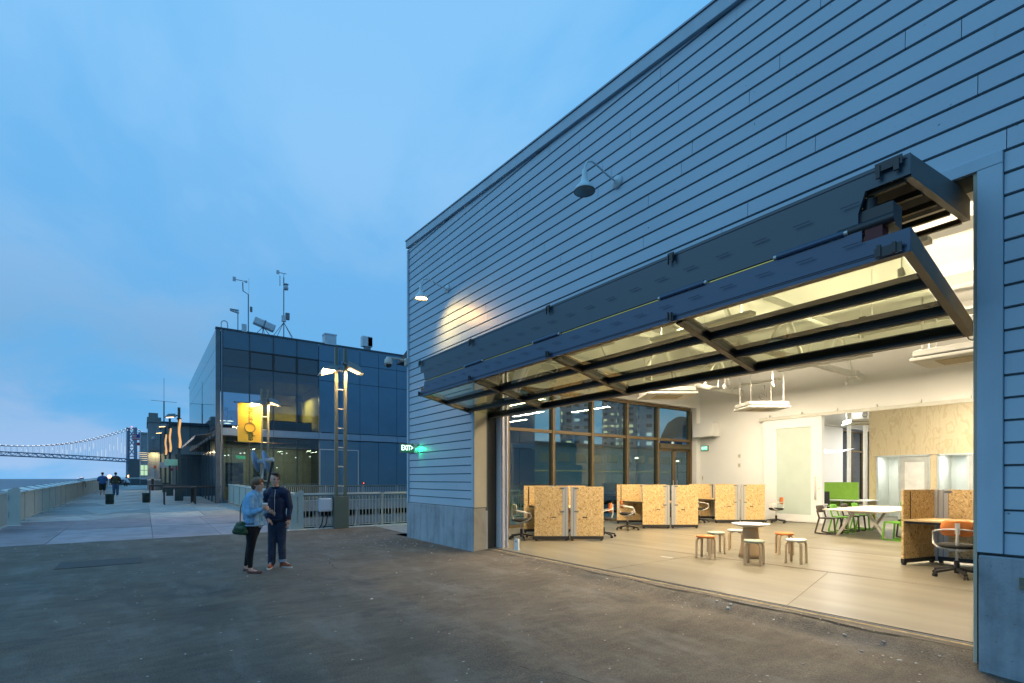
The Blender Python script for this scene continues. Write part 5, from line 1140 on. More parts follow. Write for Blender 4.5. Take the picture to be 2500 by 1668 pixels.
def swivel_chair():
    e = empty('swivel_chair', (0, 0, .06), 0, 'x', 'office chair', 'swivel chairs with white arms')
    MB().tube([(0, 0, .06), (0, 0, .26)], .035, 12).build('hub', BLK, e); MB().tube([(0, 0, .26), (0, 0, .44)], .018, 10).build('column', ALU, e)
    for k in range(5):
        a = k * 2 * math.pi / 5 + .3; c, s = math.cos(a), math.sin(a)
        MB().bar((c * .03, s * .03, .13), (c * .33, s * .33, .075), .045, .035).build('leg', BLK, e)
        w = MB()
        for o_ in (-.018, .018): w.lathe([(0, -.008), (.028, -.008), (.03, 0), (.028, .008), (0, .008)], 10, Matrix.Translation((c * .33 - s * o_, s * .33 + c * o_, .030)) @ Matrix.Rotation(a, 4, 'Z') @ Matrix.Rotation(R(90), 4, 'X'))
        w.build('castor', RUBBER, e)
    st = MB(); st.lathe([(0, .0), (.20, .0), (.235, .02), (.24, .045), (.21, .065), (0, .07)], 24, Matrix.Translation((0, 0, .46)) @ Matrix.Scale(1.02, 4, (1, 0, 0))); st.build('seat', mat('seat_black', (.018, .018, .017), .9), e)
    fr_ = mat('chair_white', (.72, .71, .66), .35, var=.03)
    MB().prism([(-.16, -.10), (.14, -.10), (.16, 0), (.14, .10), (-.16, .10)], .42, .455).build('seat_pan', fr_, e)
    # the loop arm, one each side, runs from under the seat up and round behind the back
    L = []
    for s in (-1, 1): 
        MB().tube([(.05, s * .10, .44), (.0, s * .24, .46), (-.12, s * .285, .50), (-.20, s * .29, .58), (-.16, s * .29, .68), (.0, s * .285, .71), (.12, s * .26, .73), (.22, s * .16, .76), (.235, 0, .77)], [.012, .014, .016, .016, .015, .014, .013, .013, .013], 8).build('arm_loop', fr_, e)
    MB().tube([(.05, 0, .44), (.2, 0, .47), (.245, 0, .6), (.245, 0, .80)], .02, 8).build('back_stem', fr_, e)
    bk_ = MB(); 
    vs = []; fs = []; n = 9
    prof = [(-.20, .09), (-.215, .0), (-.19, -.10)]
    rows = [(.66, .16), (.70, .20), (.80, .205), (.88, .19), (.90, .15)]
    for z, hw in rows:
        for k in range(n):
            t = -1 + 2 * k / (n - 1); vs.append((.20 - .05 * t * t + (z - .78) * .06, hw * t, z))
    for z, hw in rows:
        for k in range(n):
            t = -1 + 2 * k / (n - 1); vs.append((.222 - .05 * t * t + (z - .78) * .06, hw * t, z))
    o_ = len(rows) * n
    for r_ in range(len(rows) - 1):
        for k in range(n - 1):
            a = r_ * n + k; fs.append((a, a + 1, a + n + 1, a + n)); fs.append((o_ + a, o_ + a + n, o_ + a + n + 1, o_ + a + 1))
    for k in range(n - 1):
        a = k; fs.append((a, a + 1, o_ + a + 1, o_ + a)); a = (len(rows) - 1) * n + k; fs.append((a, a + 1, o_ + a + 1, o_ + a))
    for r_ in range(len(rows) - 1):
        a = r_ * n; fs.append((a, a + n, o_ + a + n, o_ + a)); a = r_ * n + n - 1; fs.append((a, a + n, o_ + a + n, o_ + a))
    bk_.add(vs, fs, True); bk_.build('backrest', mat('orange_fabric', (.70, .22, .05), .8, var=.05), e)
    MB().prism([(-.03, -.085), (.03, -.085), (.03, .085), (-.03, .085)], 0, .02, Matrix.Translation((.237, 0, .78)) @ Matrix.Rotation(R(90), 4, 'Y') @ Matrix.Rotation(R(90), 4, 'Z')).build('bracket', fr_, e)
    return e
sc_ = swivel_chair(); sage = mat('sage_fabric', (.42, .45, .33), .8, var=.05); greyf = mat('grey_fabric', (.24, .26, .22), .8)
# chair local +x is the back side
def px2(X, Y): return cw(X, Y)
CH = [(2.584, 1.988, YAW + R(190), 'cream backed swivel chair at the left side of the nearest workstation', sage),
      (3.50, 4.05, YAW + R(-5), 'orange backed swivel chair at the right side of the nearest workstation', None),
      (2.60, 6.02, YAW + R(170), 'orange backed swivel chair at the left of the middle workstation', None),
      (2.30, 10.10, YAW + R(195), 'grey backed swivel chair at the left of the farthest workstation', greyf),
      (3.95, 12.25, YAW + R(-15), 'orange backed swivel chair by the sliding door', None),
      (10.72, 4.55, R(-75), 'orange backed swivel chair at the open desk by the right jamb', None)]
for i, (x, y, a, l, m) in enumerate(CH):
    o = place(sc_, False, (x, y, .06), a, l)
    if m: recolor(o, 'backrest', m)
for ch_ in list(sc_.children): bpy.data.objects.remove(ch_)
bpy.data.objects.remove(sc_)

# stools and round table
BIRCH = mat('birch', (.58, .44, .28), .5, var=.08, vs=4, stretch=(1, 1, .15))
def stool():
    e = empty('stool', (0, 0, .06), 0, 'x', 'stool', 'bent leg stools round the white table')
    MB().lathe([(0, .405), (.165, .405), (.176, .412), (.176, .438), (.168, .445), (0, .445)], 28).build('seat', mat('stool_white', (.75, .76, .74), .45, var=.02), e)
    for k in range(4):
        a = k * math.pi / 2 + .785; M = Matrix.Rotation(a, 4, 'Z')
        P_ = [(.09, 0, .392), (.13, 0, .392), (.155, 0, .385), (.172, 0, .367), (.18, 0, .34), (.185, 0, 0)]
        m = MB()
        for p, q in zip(P_, P_[1:]): m.bar(M @ Vector(p), M @ Vector(q), .042, .026, up=M @ Vector((.7, 0, .7)))
        m.build('leg', BIRCH, e)
    return e
stl = stool(); ORG = mat('stool_orange', (.70, .22, .045), .5, var=.03); SGE = mat('stool_sage', (.40, .46, .36), .5, var=.03)
for x, y, a, m, l in ((7.25, 3.02, .2, ORG, 'orange seated stool in front at the left of the round table'), (6.98, 3.80, .9, SGE, 'sage seated stool half hidden behind the left orange stool'), (6.95, 4.60, .5, None, 'white seated stool behind the round table'),
                      (8.22, 3.05, .3, SGE, 'sage seated stool in front of the round table leg'), (7.90, 4.80, .7, ORG, 'orange seated stool behind at the right of the round table'), (8.58, 3.85, .1, None, 'white seated stool at the front right of the round table')):
    o = place(stl, False, (x, y, .06), a, l)
    if m: recolor(o, 'seat', m)
for c in list(stl.children): bpy.data.objects.remove(c)
bpy.data.objects.remove(stl)
e = empty('round_table', (7.72, 3.82, .06), 0, 'small round white table on a tapered wooden cone', 'table')
MB().lathe([(0, 0), (.215, 0), (.20, .1), (.135, .60), (0, .60)], 36).build('cone_base', mat('cone_wood', (.52, .36, .20), .5, var=.06, vs=2, stretch=(1, 1, .2)), e)
MB().lathe([(0, .60), (.15, .605), (.33, .65), (.355, .662), (.35, .675), (.30, .668), (0, .66)], 40).build('table_top', mat('table_white', (.80, .80, .77), .35, var=.02), e)

# long table and sled chairs
lt_ = empty('long_table', (6.78, 9.15, .06), 0, 'long white meeting table with splayed legs', 'table', 'white meeting tables')
TW = mat('table_pale', (.72, .68, .62), .4, var=.03)
MB().prism([(0, 0), (1.5, 0), (1.5, 3.3), (0, 3.3)], .70, .73).build('table_top', TW, lt_, bevel=.006)
for y in (.45, 2.85):
    for s, x in ((-1, .62), (1, .92)):
        MB().bar((x, y, .69), (x + s * .42, y, .0), .06, .06, up=(0, 1, 0)).build('leg', TW, lt_)
    MB().prism([(.35, .70), (1.2, .70), (1.0, .62), (.55, .62)], -y - .03, -y + .03, Matrix.Rotation(R(90), 4, 'X')).build('cross_frame', TW, lt_)
for y in (.9, 1.65, 2.4): MB().lathe([(0, .7325), (.05, .7325), (.05, .7305)], 12, Matrix.Translation((.75, y, 0))).build('cable_cap', LAMPG, lt_)
o = place(lt_, False, (7.4, 13.9, .06), 0, 'second white meeting table farther back behind the long one')
def sled_chair():
    e = empty('sled_chair', (0, 0, .06), 0, 'x', 'chair', 'rocking sled chairs round the long table'); m_ = mat('chair_green', (.12, .36, .025), .5, var=.04)
    for s in (-1, 1):
        f = MB(); y = s * .21
        for a, b in (((-.22, .46), (-.26, .02)), ((-.26, .02), (-.02, .005)), ((-.02, .005), (.27, .03)), ((.27, .03), (.16, .46)), ((-.22, .45), (.16, .45)), ((.16, .45), (.22, .66))):
            f.bar((a[0], y, a[1]), (b[0], y * (1 if b[1] > .1 else 1.12), b[1]), .035, .03, up=(0, 1, 0))
        f.build('side_frame', m_, e)
    MB().add([(-.24, -.21, .455), (-.24, .21, .455), (.18, .19, .44), (.18, -.19, .44), (-.24, -.21, .475), (-.24, .21, .475), (.18, .19, .46), (.18, -.19, .46)], [(0, 1, 2, 3), (4, 5, 6, 7), (0, 1, 5, 4), (1, 2, 6, 5), (2, 3, 7, 6), (3, 0, 4, 7)]).build('seat', m_, e, bevel=.006)
    b_ = MB(); vs = []
    for z, w, x in ((.60, .20, .205), (.66, .23, .215), (.76, .235, .235), (.80, .20, .243)):
        for k in range(7): t = -1 + k / 3; vs.append((x + .03 - .04 * t * t, w * t, z))
    n = len(vs); vs += [(x + .018, y, z) for x, y, z in vs]; fs = []
    for r_ in range(3):
        for k in range(6): a = r_ * 7 + k; fs += [(a, a + 1, a + 8, a + 7), (n + a, n + a + 7, n + a + 8, n + a + 1)]
    for k in range(6): fs += [(k, k + 1, n + k + 1, n + k), (21 + k, 22 + k, n + 22 + k, n + 21 + k)]
    for r_ in range(3): a = r_ * 7; fs += [(a, a + 7, n + a + 7, n + a), (a + 6, a + 13, n + a + 13, n + a + 6)]
    b_.add(vs, fs, True).build('backrest', m_, e)
    B(-.02, .0, -.21, .21, .005, .03).build('cross_bar', m_, e)
    return e
sl_ = sled_chair(); BRN = mat('chair_brown', (.055, .045, .03), .5); PKW = mat('chair_pale', (.60, .57, .50), .5)
SC = [(6.70, 9.75, 180, BRN, 'dark brown sled chair nearest at the left side of the long table'), (6.72, 10.55, 180, None, 'green sled chair second along the left side of the long table'), (6.72, 11.3, 180, BRN, 'dark brown sled chair third along the left side of the long table'), (6.72, 12.05, 180, None, 'green sled chair last along the left side of the long table'),
      (8.42, 9.55, -12, None, 'bright green sled chair nearest at the right side of the long table'), (8.40, 10.5, 0, BRN, 'dark sled chair behind the nearest bright green chair on the right side'), (8.40, 11.3, 0, PKW, 'pale sled chair on the right side behind the desk panel'), (8.40, 12.1, 0, None, 'green sled chair last on the right side of the long table'),
      (7.3, 14.3, 180, None, 'green sled chair at the back meeting table left end'), (7.3, 15.1, 180, BRN, 'dark sled chair at the back meeting table beyond the green one')]
for x, y, a, m, l in SC:
    o = place(sl_, False, (x, y, .06), R(a), l)
    if m:
        for n_ in ('side_frame', 'seat', 'backrest', 'cross_bar'): recolor(o, n_, m)
for c in list(sl_.children): bpy.data.objects.remove(c)
bpy.data.objects.remove(sl_)
# next room
e = empty('screened_desk', (3.45, 16.6, .06), R(4), 'white desks with bright green fabric screens in the room beyond', 'desk')
GS = mat('green_fabric', (.22, .42, .05), .9, var=.06, vs=8)
B(-1.2, 1.45, 0, .04, .45, 1.42).build('screen', GS, e); B(-1.2, 1.9, -.75, -.02, .70, .73).build('desk_top', WSTEEL, e); B(-.6, 1.9, .06, .8, .70, .73).build('desk_top', WSTEEL, e)
for x in (-1.0, .98, 1.4): B(x, x + .06, -.5, -.44, 0, .70).build('leg', WSTEEL, e)
MB().bar((.9, -.47, .02), (1.6, -.47, .02), .06, .04).build('foot', WSTEEL, e)
e = empty('side_table', (4.2, 14.1, .06), R(0), 'small white side table half hidden by the sliding door', 'table'); B(-.9, .55, -.3, .3, .60, .64).build('table_top', WSTEEL, e)
for x in (-.85, .47):
    for y in (-.27, .23): B(x, x + .05, y, y + .05, 0, .60).build('leg', WSTEEL, e)
e = empty('desk_chair', (4.2, 15.2, .06), R(-60), 'black mesh office chair in front of the green screen', 'office chair')
MB().prism([(-.22, -.23), (.22, -.23), (.24, .0), (.22, .23), (-.22, .23)], .44, .50).build('seat', BLK, e); MB().bar((.24, 0, .5), (.30, 0, 1.0), .42, .05, up=(0, 1, 0)).build('stem', BLK, e)
MB().add([(.24, -.23, .58), (.24, .23, .58), (.32, .21, 1.08), (.32, -.21, 1.08), (.27, -.23, .58), (.27, .23, .58), (.35, .21, 1.08), (.35, -.21, 1.08)], [(0, 1, 2, 3), (4, 5, 6, 7), (0, 1, 5, 4), (1, 2, 6, 5), (2, 3, 7, 6), (3, 0, 4, 7)]).build('backrest', mat('mesh_black', (.03, .035, .04), .7), e)
MB().tube([(0, 0, .1), (0, 0, .44)], .03, 8).build('column', BLK, e)
for k in range(5): a = k * 1.2566; MB().bar((0, 0, .1), (math.cos(a) * .3, math.sin(a) * .3, .04), .05, .04).build('leg', BLK, e)
e = empty('pendant_lamp', (3.9, 15.6, 2.62), R(8), 'bright white folded pendant lamp beyond the sliding door', 'lamp')
PG = emit('pendant_glow', (1, .98, .95), 1.6)
MB().add([(-1, -.3, .15), (.2, -.35, .18), (.75, 0, .0), (-.9, .1, .0), (.75, 0, 0), (1.25, -.1, .14), (.7, .35, .12), (-.9, .4, .15)], [(0, 1, 2, 3), (3, 2, 6, 7), (4, 5, 6)]).build('shade', PG, e); MB().tube([(0, 0, .1), (0, 0, 2)], .006, 5).build('cable', WSTEEL, e)
for i, (x, y) in enumerate(((3.1, 18.4), (2.4, 18.4))):
    tag(MB().tube([(x, y + 4, .06), (x, y + 4, 6.5)], .09, 12).build('white_column', WSTEEL), ['nearer', 'farther'][i] + ' white pipe column in the room beyond the opening', 'column')

# ------------------------------------------------------------------ people
SKIN = mat('skin', (.62, .33, .23), .55, var=.08, vs=12)
def blob(parts, vox, name, m, parent, smooth=2):
    """closed capsules and ellipsoids fused into one continuous skin"""
    me = bpy.data.meshes.new('tmp'); bm = bmesh.new()
    for p in parts:
        if p[0] == 'c':
            _, a, b, ra, rb = p; a = Vector(a); b = Vector(b); d = b - a; n = max(2, int(d.length / (min(ra, rb) * .45)) + 1)
            for k in range(n + 1):
                t = k / n; bmesh.ops.create_icosphere(bm, subdivisions=2, radius=1, matrix=Matrix.Translation(a.lerp(b, t)) @ Matrix.Scale(ra + (rb - ra) * t, 4))
        else:
            _, c, r, rot = p; bmesh.ops.create_icosphere(bm, subdivisions=3, radius=1, matrix=Matrix.Translation(c) @ Euler([R(q) for q in rot]).to_matrix().to_4x4() @ Matrix.Diagonal((*r, 1)))
    bm.to_mesh(me); bm.free(); o = bpy.data.objects.new('tmp', me); col.objects.link(o)
    r = o.modifiers.new('r', 'REMESH'); r.mode = 'VOXEL'; r.voxel_size = vox
    s = o.modifiers.new('s', 'SMOOTH'); s.iterations = smooth; s.factor = .5
    dg = bpy.context.evaluated_depsgraph_get(); dg.update(); nm_ = bpy.data.meshes.new_from_object(o.evaluated_get(dg)); bpy.data.objects.remove(o)
    nm_.materials.clear(); nm_.materials.append(m)
    for p in nm_.polygons: p.use_smooth = True
    q = bpy.data.objects.new(name, nm_); col.objects.link(q)
    if parent: q.parent = parent
    return q
def C_(a, b, ra, rb=None): return ('c', a, b, ra, rb if rb is not None else ra)
def E_(c, r, rot=(0, 0, 0)): return ('e', c, r, rot)
def hand(w, d, side, curl=.4, L=.085, pr=.013):
    """palm and five separate bent fingers; w wrist point, d direction, side = across the palm"""
    w = Vector(w); d = Vector(d).normalized(); s = Vector(side).normalized(); n = d.cross(s)
    out = [C_(w, w + d * .045, .021, .024), E_(w + d * .05, (.030, .030, .034))]
    out += [C_(w + d * .03 + s * .012, w + d * .075 + s * .018, .016, .014), C_(w + d * .03 - s * .012, w + d * .075 - s * .018, .016, .014)]
    for k, (o_, l_) in enumerate(((.030, .88), (.011, 1.0), (-.010, .95), (-.029, .75))):
        a = w + d * .08 + s * o_; m1 = a + (d * math.cos(curl) + n * math.sin(curl)) * L * .5 * l_; m2 = m1 + (d * math.cos(curl * 2.2) + n * math.sin(curl * 2.2)) * L * .45 * l_
        out += [C_(a, m1, .0105, .0095), C_(m1, m2, .0095, .0075)]
    t0 = w + d * .02 + s * .028; t1 = t0 + (d * .6 + s * .6 + n * .3).normalized() * .04; out += [C_(t0, t1, .013, .011), C_(t1, t1 + (d * .9 + n * .3).normalized() * .03, .010, .008)]
    return out
def head(c, yaw, h=.235, pitch=0):
    """c centre of the skull; yaw 0 faces -y, +90 faces +x"""
    Mx = Matrix.Translation(c) @ Matrix.Rotation(R(yaw), 4, 'Z') @ Matrix.Rotation(R(pitch), 4, 'X')
    k = h / .235
    def p(x, y, z): return tuple(Mx @ Vector((x * k, y * k, z * k)))
    parts = [E_(p(0, .015, .03), (.075 * k, .092 * k, .088 * k), (0, 0, yaw)), E_(p(0, -.015, -.035), (.060 * k, .070 * k, .075 * k), (0, 0, yaw)), E_(p(0, -.045, -.085), (.034 * k, .034 * k, .028 * k), (0, 0, yaw)),
             C_(p(0, -.083, .005), p(0, -.103, -.028), .010 * k, .014 * k), E_(p(0, -.077, -.058), (.023 * k, .013 * k, .010 * k), (0, 0, yaw)), E_(p(0, -.072, .018), (.055 * k, .018 * k, .014 * k), (0, 0, yaw)),
             E_(p(.076, .01, -.01), (.010 * k, .020 * k, .030 * k), (0, 0, yaw)), E_(p(-.076, .01, -.01), (.010 * k, .020 * k, .030 * k), (0, 0, yaw)),
             E_(p(.038, -.058, -.02), (.022 * k, .022 * k, .022 * k)), E_(p(-.038, -.058, -.02), (.022 * k, .022 * k, .022 * k))]
    return parts, p, k
EYEW = mat('eye_white', (.55, .52, .50), .3); EYED = mat('eye_dark', (.03, .02, .015), .3); LIP = mat('lip', (.42, .16, .13), .5); 
def face(e, p, k, hairm):
    for s in (-1, 1):
        MB().lathe([(0, -.009 * k), (.007 * k, -.006 * k), (.010 * k, 0), (.007 * k, .006 * k), (0, .009 * k)], 10, Matrix.Translation(p(s * .029, -.077, .0))).build('eye', EYED, e)
        MB().tube([p(s * .014, -.089, .016), p(s * .030, -.087, .021), p(s * .046, -.076, .016)], .0042 * k, 6).build('eyebrow', hairm, e)
    MB().tube([p(-.022, -.081, -.058), p(0, -.090, -.057), p(.022, -.081, -.058)], [.003 * k, .005 * k, .003 * k], 6).build('lips', LIP, e)
def shoe(name, x, y, yaw, m, parent, L=.28, low=False, sole=None):
    M = Matrix.Translation((x, y, 0)) @ Matrix.Rotation(R(yaw), 4, 'Z'); h = .06 if low else .10
    def p(a, b, z): return tuple(M @ Vector((a, b, z)))
    parts = [C_(p(0, .06, .04), p(0, -.02, .04), .036, .038), C_(p(0, -.02, .04), p(.005, -L * .6, .030), .040, .032)] + ([] if low else [C_(p(0, .045, .07), p(0, -.03, .075), .036, .032)])
    o = blob(parts, .008, name, m, parent)
    so_ = MB(); n = 20; pts = []
    for k in range(n):
        a = k * 2 * math.pi / n; q = M @ Vector((math.cos(a) * (.043 + .006 * (math.sin(a) < 0)), -.085 + math.sin(a) * L * .52, 0)); pts.append((q.x, q.y))
    so_.prism(pts, 0, .024 if not low else .010).build('sole', sole or RAILW, o)
    return o
def ground_person(name, pos, label):
    return empty(name, pos, YAW, label, 'person')

# man
man = ground_person('person', (*cw(-4.30, 9.32), 0), 'dark haired man in navy bomber jacket, jeans and rust sneakers, hand in pocket')
HR = mat('hair_dark', (.055, .028, .016), .6, var=.35, vs=40, stretch=(1, 1, .3)); NVJ = mat('navy_nylon', (.006, .013, .042), .5, spec=.3, bs=.8, bscale=9, var=.2, vs=5); JEAN = m_denim('dark_denim', (.025, .045, .085), (.012, .020, .045))
hp, pf, hk = head((-.02, -.01, 1.605), 38, .245, 3)
body = list(hp) + [C_((-.01, .01, 1.42), (-.015, .0, 1.52), .062, .056), C_((0, .02, 1.30), (0, .02, 1.0), .12, .12), C_((-.18, .02, 1.36), (.20, .02, 1.36), .055), C_((-.21, .02, 1.36), (-.26, .02, 1.07), .046, .038), C_((-.26, .02, 1.07), (-.10, -.12, .89), .036, .026),
        C_((.21, .02, 1.36), (.255, .03, 1.08), .046, .038), C_((.255, .03, 1.08), (.255, -.03, .88), .036, .025), C_((0, .02, 1.0), (-.07, .02, .85), .10, .08), C_((0, .02, 1.0), (.09, .02, .85), .10, .08),
        C_((-.07, .02, .85), (-.075, -.02, .45), .075, .05), C_((-.075, -.02, .45), (-.08, -.02, .09), .048, .036), C_((.09, .02, .85), (.09, .03, .45), .075, .05), C_((.09, .03, .45), (.10, .04, .09), .048, .036)]
body += hand((.255, -.03, .875), (0, -.15, -1), (0, -1, .1), .35) + hand((-.10, -.125, .885), (.8, -.1, -.65), (0, -1, 0), .2, .06)
blob(body, .0085, 'body', SKIN, man)
blob([E_((-.075, .0, 1.635), (.038, .062, .062), (0, 0, 38)), E_((-.023, .018, 1.655), (.086, .104, .084), (0, 0, 38)), E_((-.055, .05, 1.61), (.065, .06, .085), (0, 0, 38)), E_((.02, -.055, 1.71), (.062, .05, .028), (0, 0, 38)), E_((-.02, -.03, 1.715), (.07, .075, .028), (0, 0, 38))], .009, 'hair', HR, man, 1)
face(man, pf, hk, HR)
blob([C_((-.10, .02, 1.36), (.11, .02, 1.36), .115, .115), C_((0, .025, 1.29), (.0, .03, 1.10), .150, .150), C_((-.05, .02, 1.20), (-.05, .02, .98), .125, .12), C_((.06, .02, 1.20), (.055, .02, .98), .125, .12), C_((-.06, .02, .92), (.07, .02, .92), .122, .122), C_((-.19, .02, 1.355), (-.25, .03, 1.09), .080, .064), C_((-.25, .03, 1.07), (-.12, -.10, .92), .064, .046),
      C_((.19, .02, 1.355), (.255, .03, 1.10), .080, .062), C_((.255, .03, 1.08), (.255, -.02, .93), .056, .044)], .012, 'jacket', NVJ, man, 4)
blob([C_((-.075, .02, .87), (.085, .02, .87), .116, .116)], .014, 'jacket_hem', mat('rib_knit', (.008, .010, .025), .9), man)
MB().tube([(-.06 + .065 * math.cos(a) + .045, .0 + .06 * math.sin(a), 1.465 + .008 * math.sin(a)) for a in [k * .2618 for k in range(25)]], .016, 8, False).build('collar', mat('rib_knit', (.008, .010, .025), .9), man)
MB().tube([(.03, -.105, 1.42), (.035, -.14, 1.30), (.035, -.145, 1.10), (.03, -.135, .95)], .004, 5).build('zip', ALU, man)
for q in ((.257, -.024, .905),): MB().tube([(q[0], q[1], q[2] + .03), (q[0] - .002, q[1] - .01, q[2] - .03)], .047, 14).build('cuff', mat('cuff_maroon', (.05, .012, .02), .9), man)
blob([C_((-.065, .02, .88), (.075, .02, .88), .118), C_((-.07, .02, .82), (-.08, -.01, .46), .105, .082), C_((-.08, -.01, .46), (-.085, -.02, .10), .080, .074), C_((.09, .02, .82), (.092, .03, .46), .105, .082), C_((.092, .03, .46), (.105, .04, .13), .080, .072)], .011, 'jeans', JEAN, man, 3)
MB().tube([(.105, .04, .10), (.105, .04, .15)], .074, 16, False).build('rolled_cuff', mat('cuff_denim', (.22, .28, .36), .9), man)
SNK = mat('sneaker_rust', (.33, .075, .03), .8, var=.15, vs=30); s1 = shoe('shoe', -.085, -.04, 12, SNK, man, .27, sole=mat('sole_cream', (.62, .58, .50), .6)); s2 = shoe('shoe', .13, .03, 68, SNK, man, .27, sole=MATS['sole_cream'])
for s_, px__, py__, yw in ((s1, -.085, -.04, 12), (s2, .13, .03, 68)):
    M = Matrix.Translation((px__, py__, 0)) @ Matrix.Rotation(R(yw), 4, 'Z')
    for k in range(4): MB().tube([M @ Vector((-.022, -.06 - k * .022, .098 - k * .009)), M @ Vector((0, -.065 - k * .022, .106 - k * .009)), M @ Vector((.022, -.06 - k * .022, .098 - k * .009))], .0035, 5).build('lace', MATS['sole_cream'], s_)

man.scale = (.92, .96, 1)
# woman
wo_ = ground_person('person', (*cw(-4.48, 8.80), 0), 'short haired woman in light denim jacket and black leggings holding a cup')
HB = mat('hair_brown', (.17, .075, .03), .55, var=.4, vs=45, stretch=(1, 1, .25)); DEN = m_denim('light_denim', (.28, .52, .74), (.10, .24, .42)); LEG = mat('leggings', (.006, .006, .008), .7, spec=.3)
hp, pf, hk = head((.098, .02, 1.520), 80, .225, 4)
body = list(hp) + [C_((.055, .03, 1.36), (.085, .025, 1.45), .052, .046), C_((.02, .03, 1.28), (.02, .03, .98), .11, .10), C_((.02, -.11, 1.28), (.03, .17, 1.28), .048), C_((.02, -.14, 1.27), (.05, -.17, 1.02), .042, .035), C_((.05, -.17, 1.02), (.245, -.15, 1.10), .034, .024),
        C_((.03, .19, 1.27), (.03, .22, 1.02), .042, .035), C_((.03, .22, 1.02), (.20, .14, 1.05), .034, .024), C_((.02, .03, .98), (.02, -.04, .82), .10, .085), C_((.02, .03, .98), (.01, .10, .82), .10, .085),
        C_((.03, -.04, .82), (.005, -.05, .45), .08, .05), C_((.005, -.05, .45), (-.005, -.05, .07), .045, .032), C_((.0, .10, .82), (-.10, .12, .44), .08, .05), C_((-.10, .12, .44), (-.185, .17, .07), .045, .032),
        C_((-.005, -.05, .06), (.11, -.06, .03), .030, .026), C_((-.185, .17, .06), (-.08, .155, .03), .030, .026)]
body += hand((.245, -.15, 1.10), (1, .15, .25), (0, 0, 1), -1.0, .075) + hand((.20, .14, 1.05), (1, -.1, -.1), (0, 0, 1), .5, .075)
blob(body, .0085, 'body', SKIN, wo_)
blob([E_((.078, .02, 1.568), (.095, .098, .086), (0, 0, 0)), E_((.04, .02, 1.525), (.068, .088, .08)), E_((.03, .025, 1.475), (.05, .062, .05)), E_((.12, -.035, 1.57), (.055, .045, .058), (0, 20, 0)), E_((.155, .02, 1.595), (.035, .065, .035), (0, 30, 0))], .009, 'hair', HB, wo_, 2)
face(wo_, pf, hk, HB)
blob([C_((.02, -.07, 1.29), (.03, .13, 1.29), .10), E_((-.008, .03, 1.12), (.162, .175, .27)), E_((.0, .03, .98), (.155, .17, .16)), C_((.015, .03, 1.27), (.01, .03, 1.05), .145, .15), C_((.01, -.03, 1.02), (.03, .09, 1.02), .135), C_((.025, -.03, .90), (.03, .09, .90), .128), C_((.03, -.02, .85), (.035, .08, .85), .128), C_((.02, -.13, 1.275), (.055, -.19, 1.03), .078, .066), C_((.055, -.19, 1.03), (.225, -.155, 1.09), .060, .044), C_((.03, .18, 1.275), (.03, .22, 1.03), .075, .06), C_((.03, .22, 1.03), (.18, .15, 1.05), .055, .042), E_((.05, .03, 1.385), (.075, .085, .045), (0, 12, 0))], .011, 'denim_jacket', DEN, wo_, 2)
MB().tube([(.03 + .152 * math.cos(a), .03 + .19 * math.sin(a), .825) for a in [k * .2618 for k in range(25)]], .016, 8, False).build('waistband', mat('denim_band', (.22, .34, .48), .85, var=.3, vs=30), wo_)
MB().tube([(.175, -.11, 1.23), (.18, -.10, 1.0), (.17, -.08, .86)], .005, 5).build('button_band', mat('denim_band', (.22, .34, .48), .85), wo_)
blob([C_((.025, -.025, .84), (.025, .085, .84), .128), E_((-.02, .03, .80), (.13, .15, .12)), C_((.025, -.04, .78), (.008, -.05, .45), .112, .066), C_((.008, -.05, .45), (-.012, -.05, .33), .064, .062), C_((-.012, -.05, .33), (-.005, -.05, .115), .060, .040), C_((.0, .10, .78), (-.10, .12, .44), .108, .064), C_((-.10, .12, .44), (-.13, .135, .32), .062, .058), C_((-.13, .135, .32), (-.183, .165, .115), .056, .040)], .010, 'leggings', LEG, wo_, 3)
FLT = mat('flat_shoe', (.16, .035, .02), .45, var=.5, vs=60)
for x, y, yw in ((.045, -.055, 86), (-.145, .16, 80)):
    M = Matrix.Translation((x, y, 0)) @ Matrix.Rotation(R(yw), 4, 'Z')
    def p(a, b, z): return tuple(M @ Vector((a, b, z)))
    f = blob([C_(p(0, .075, .022), p(0, -.02, .018), .030, .032), C_(p(0, -.02, .018), p(0, -.14, .018), .036, .026)], .008, 'shoe', FLT, wo_, 1); MB().prism([tuple((M @ Vector((math.cos(a) * .036, -.03 + math.sin(a) * .13, 0))).xy) for a in [k * .3491 for k in range(18)]], 0, .008).build('sole', BLK, f)
cup = empty('paper_cup', (0, 0, 0), 0, 'white paper cup with lid held by the woman', 'cup'); 
cpos = Vector((*cw(-4.48, 8.80), 0)) + Matrix.Rotation(YAW, 3, 'Z') @ Vector((.305, -.165, 1.085))
cup.location = cpos
MB().lathe([(0, 0), (.029, 0), (.041, .10), (0, .10)], 20).build('cup_body', mat('cup_sleeve', (.48, .30, .22), .7), cup); MB().lathe([(0, .10), (.044, .10), (.044, .112), (.038, .125), (0, .125)], 20).build('lid', mat('cup_lid', (.72, .74, .78), .4), cup)
bag = empty('shoulder_bag', (*cw(-4.48, 8.80), 0), YAW, 'green leather shoulder bag on a thin strap at the woman\'s hip', 'bag')
GB = mat('bag_green', (.014, .052, .016), .5, var=.25, vs=18, bs=.4, bscale=18)
blob([C_((-.19, -.11, .78), (-.07, -.14, .77), .062, .066), C_((-.17, -.11, .84), (-.10, -.13, .85), .050, .050), C_((-.225, -.11, .725), (-.04, -.14, .715), .055, .055)], .010, 'bag_body', GB, bag, 2)
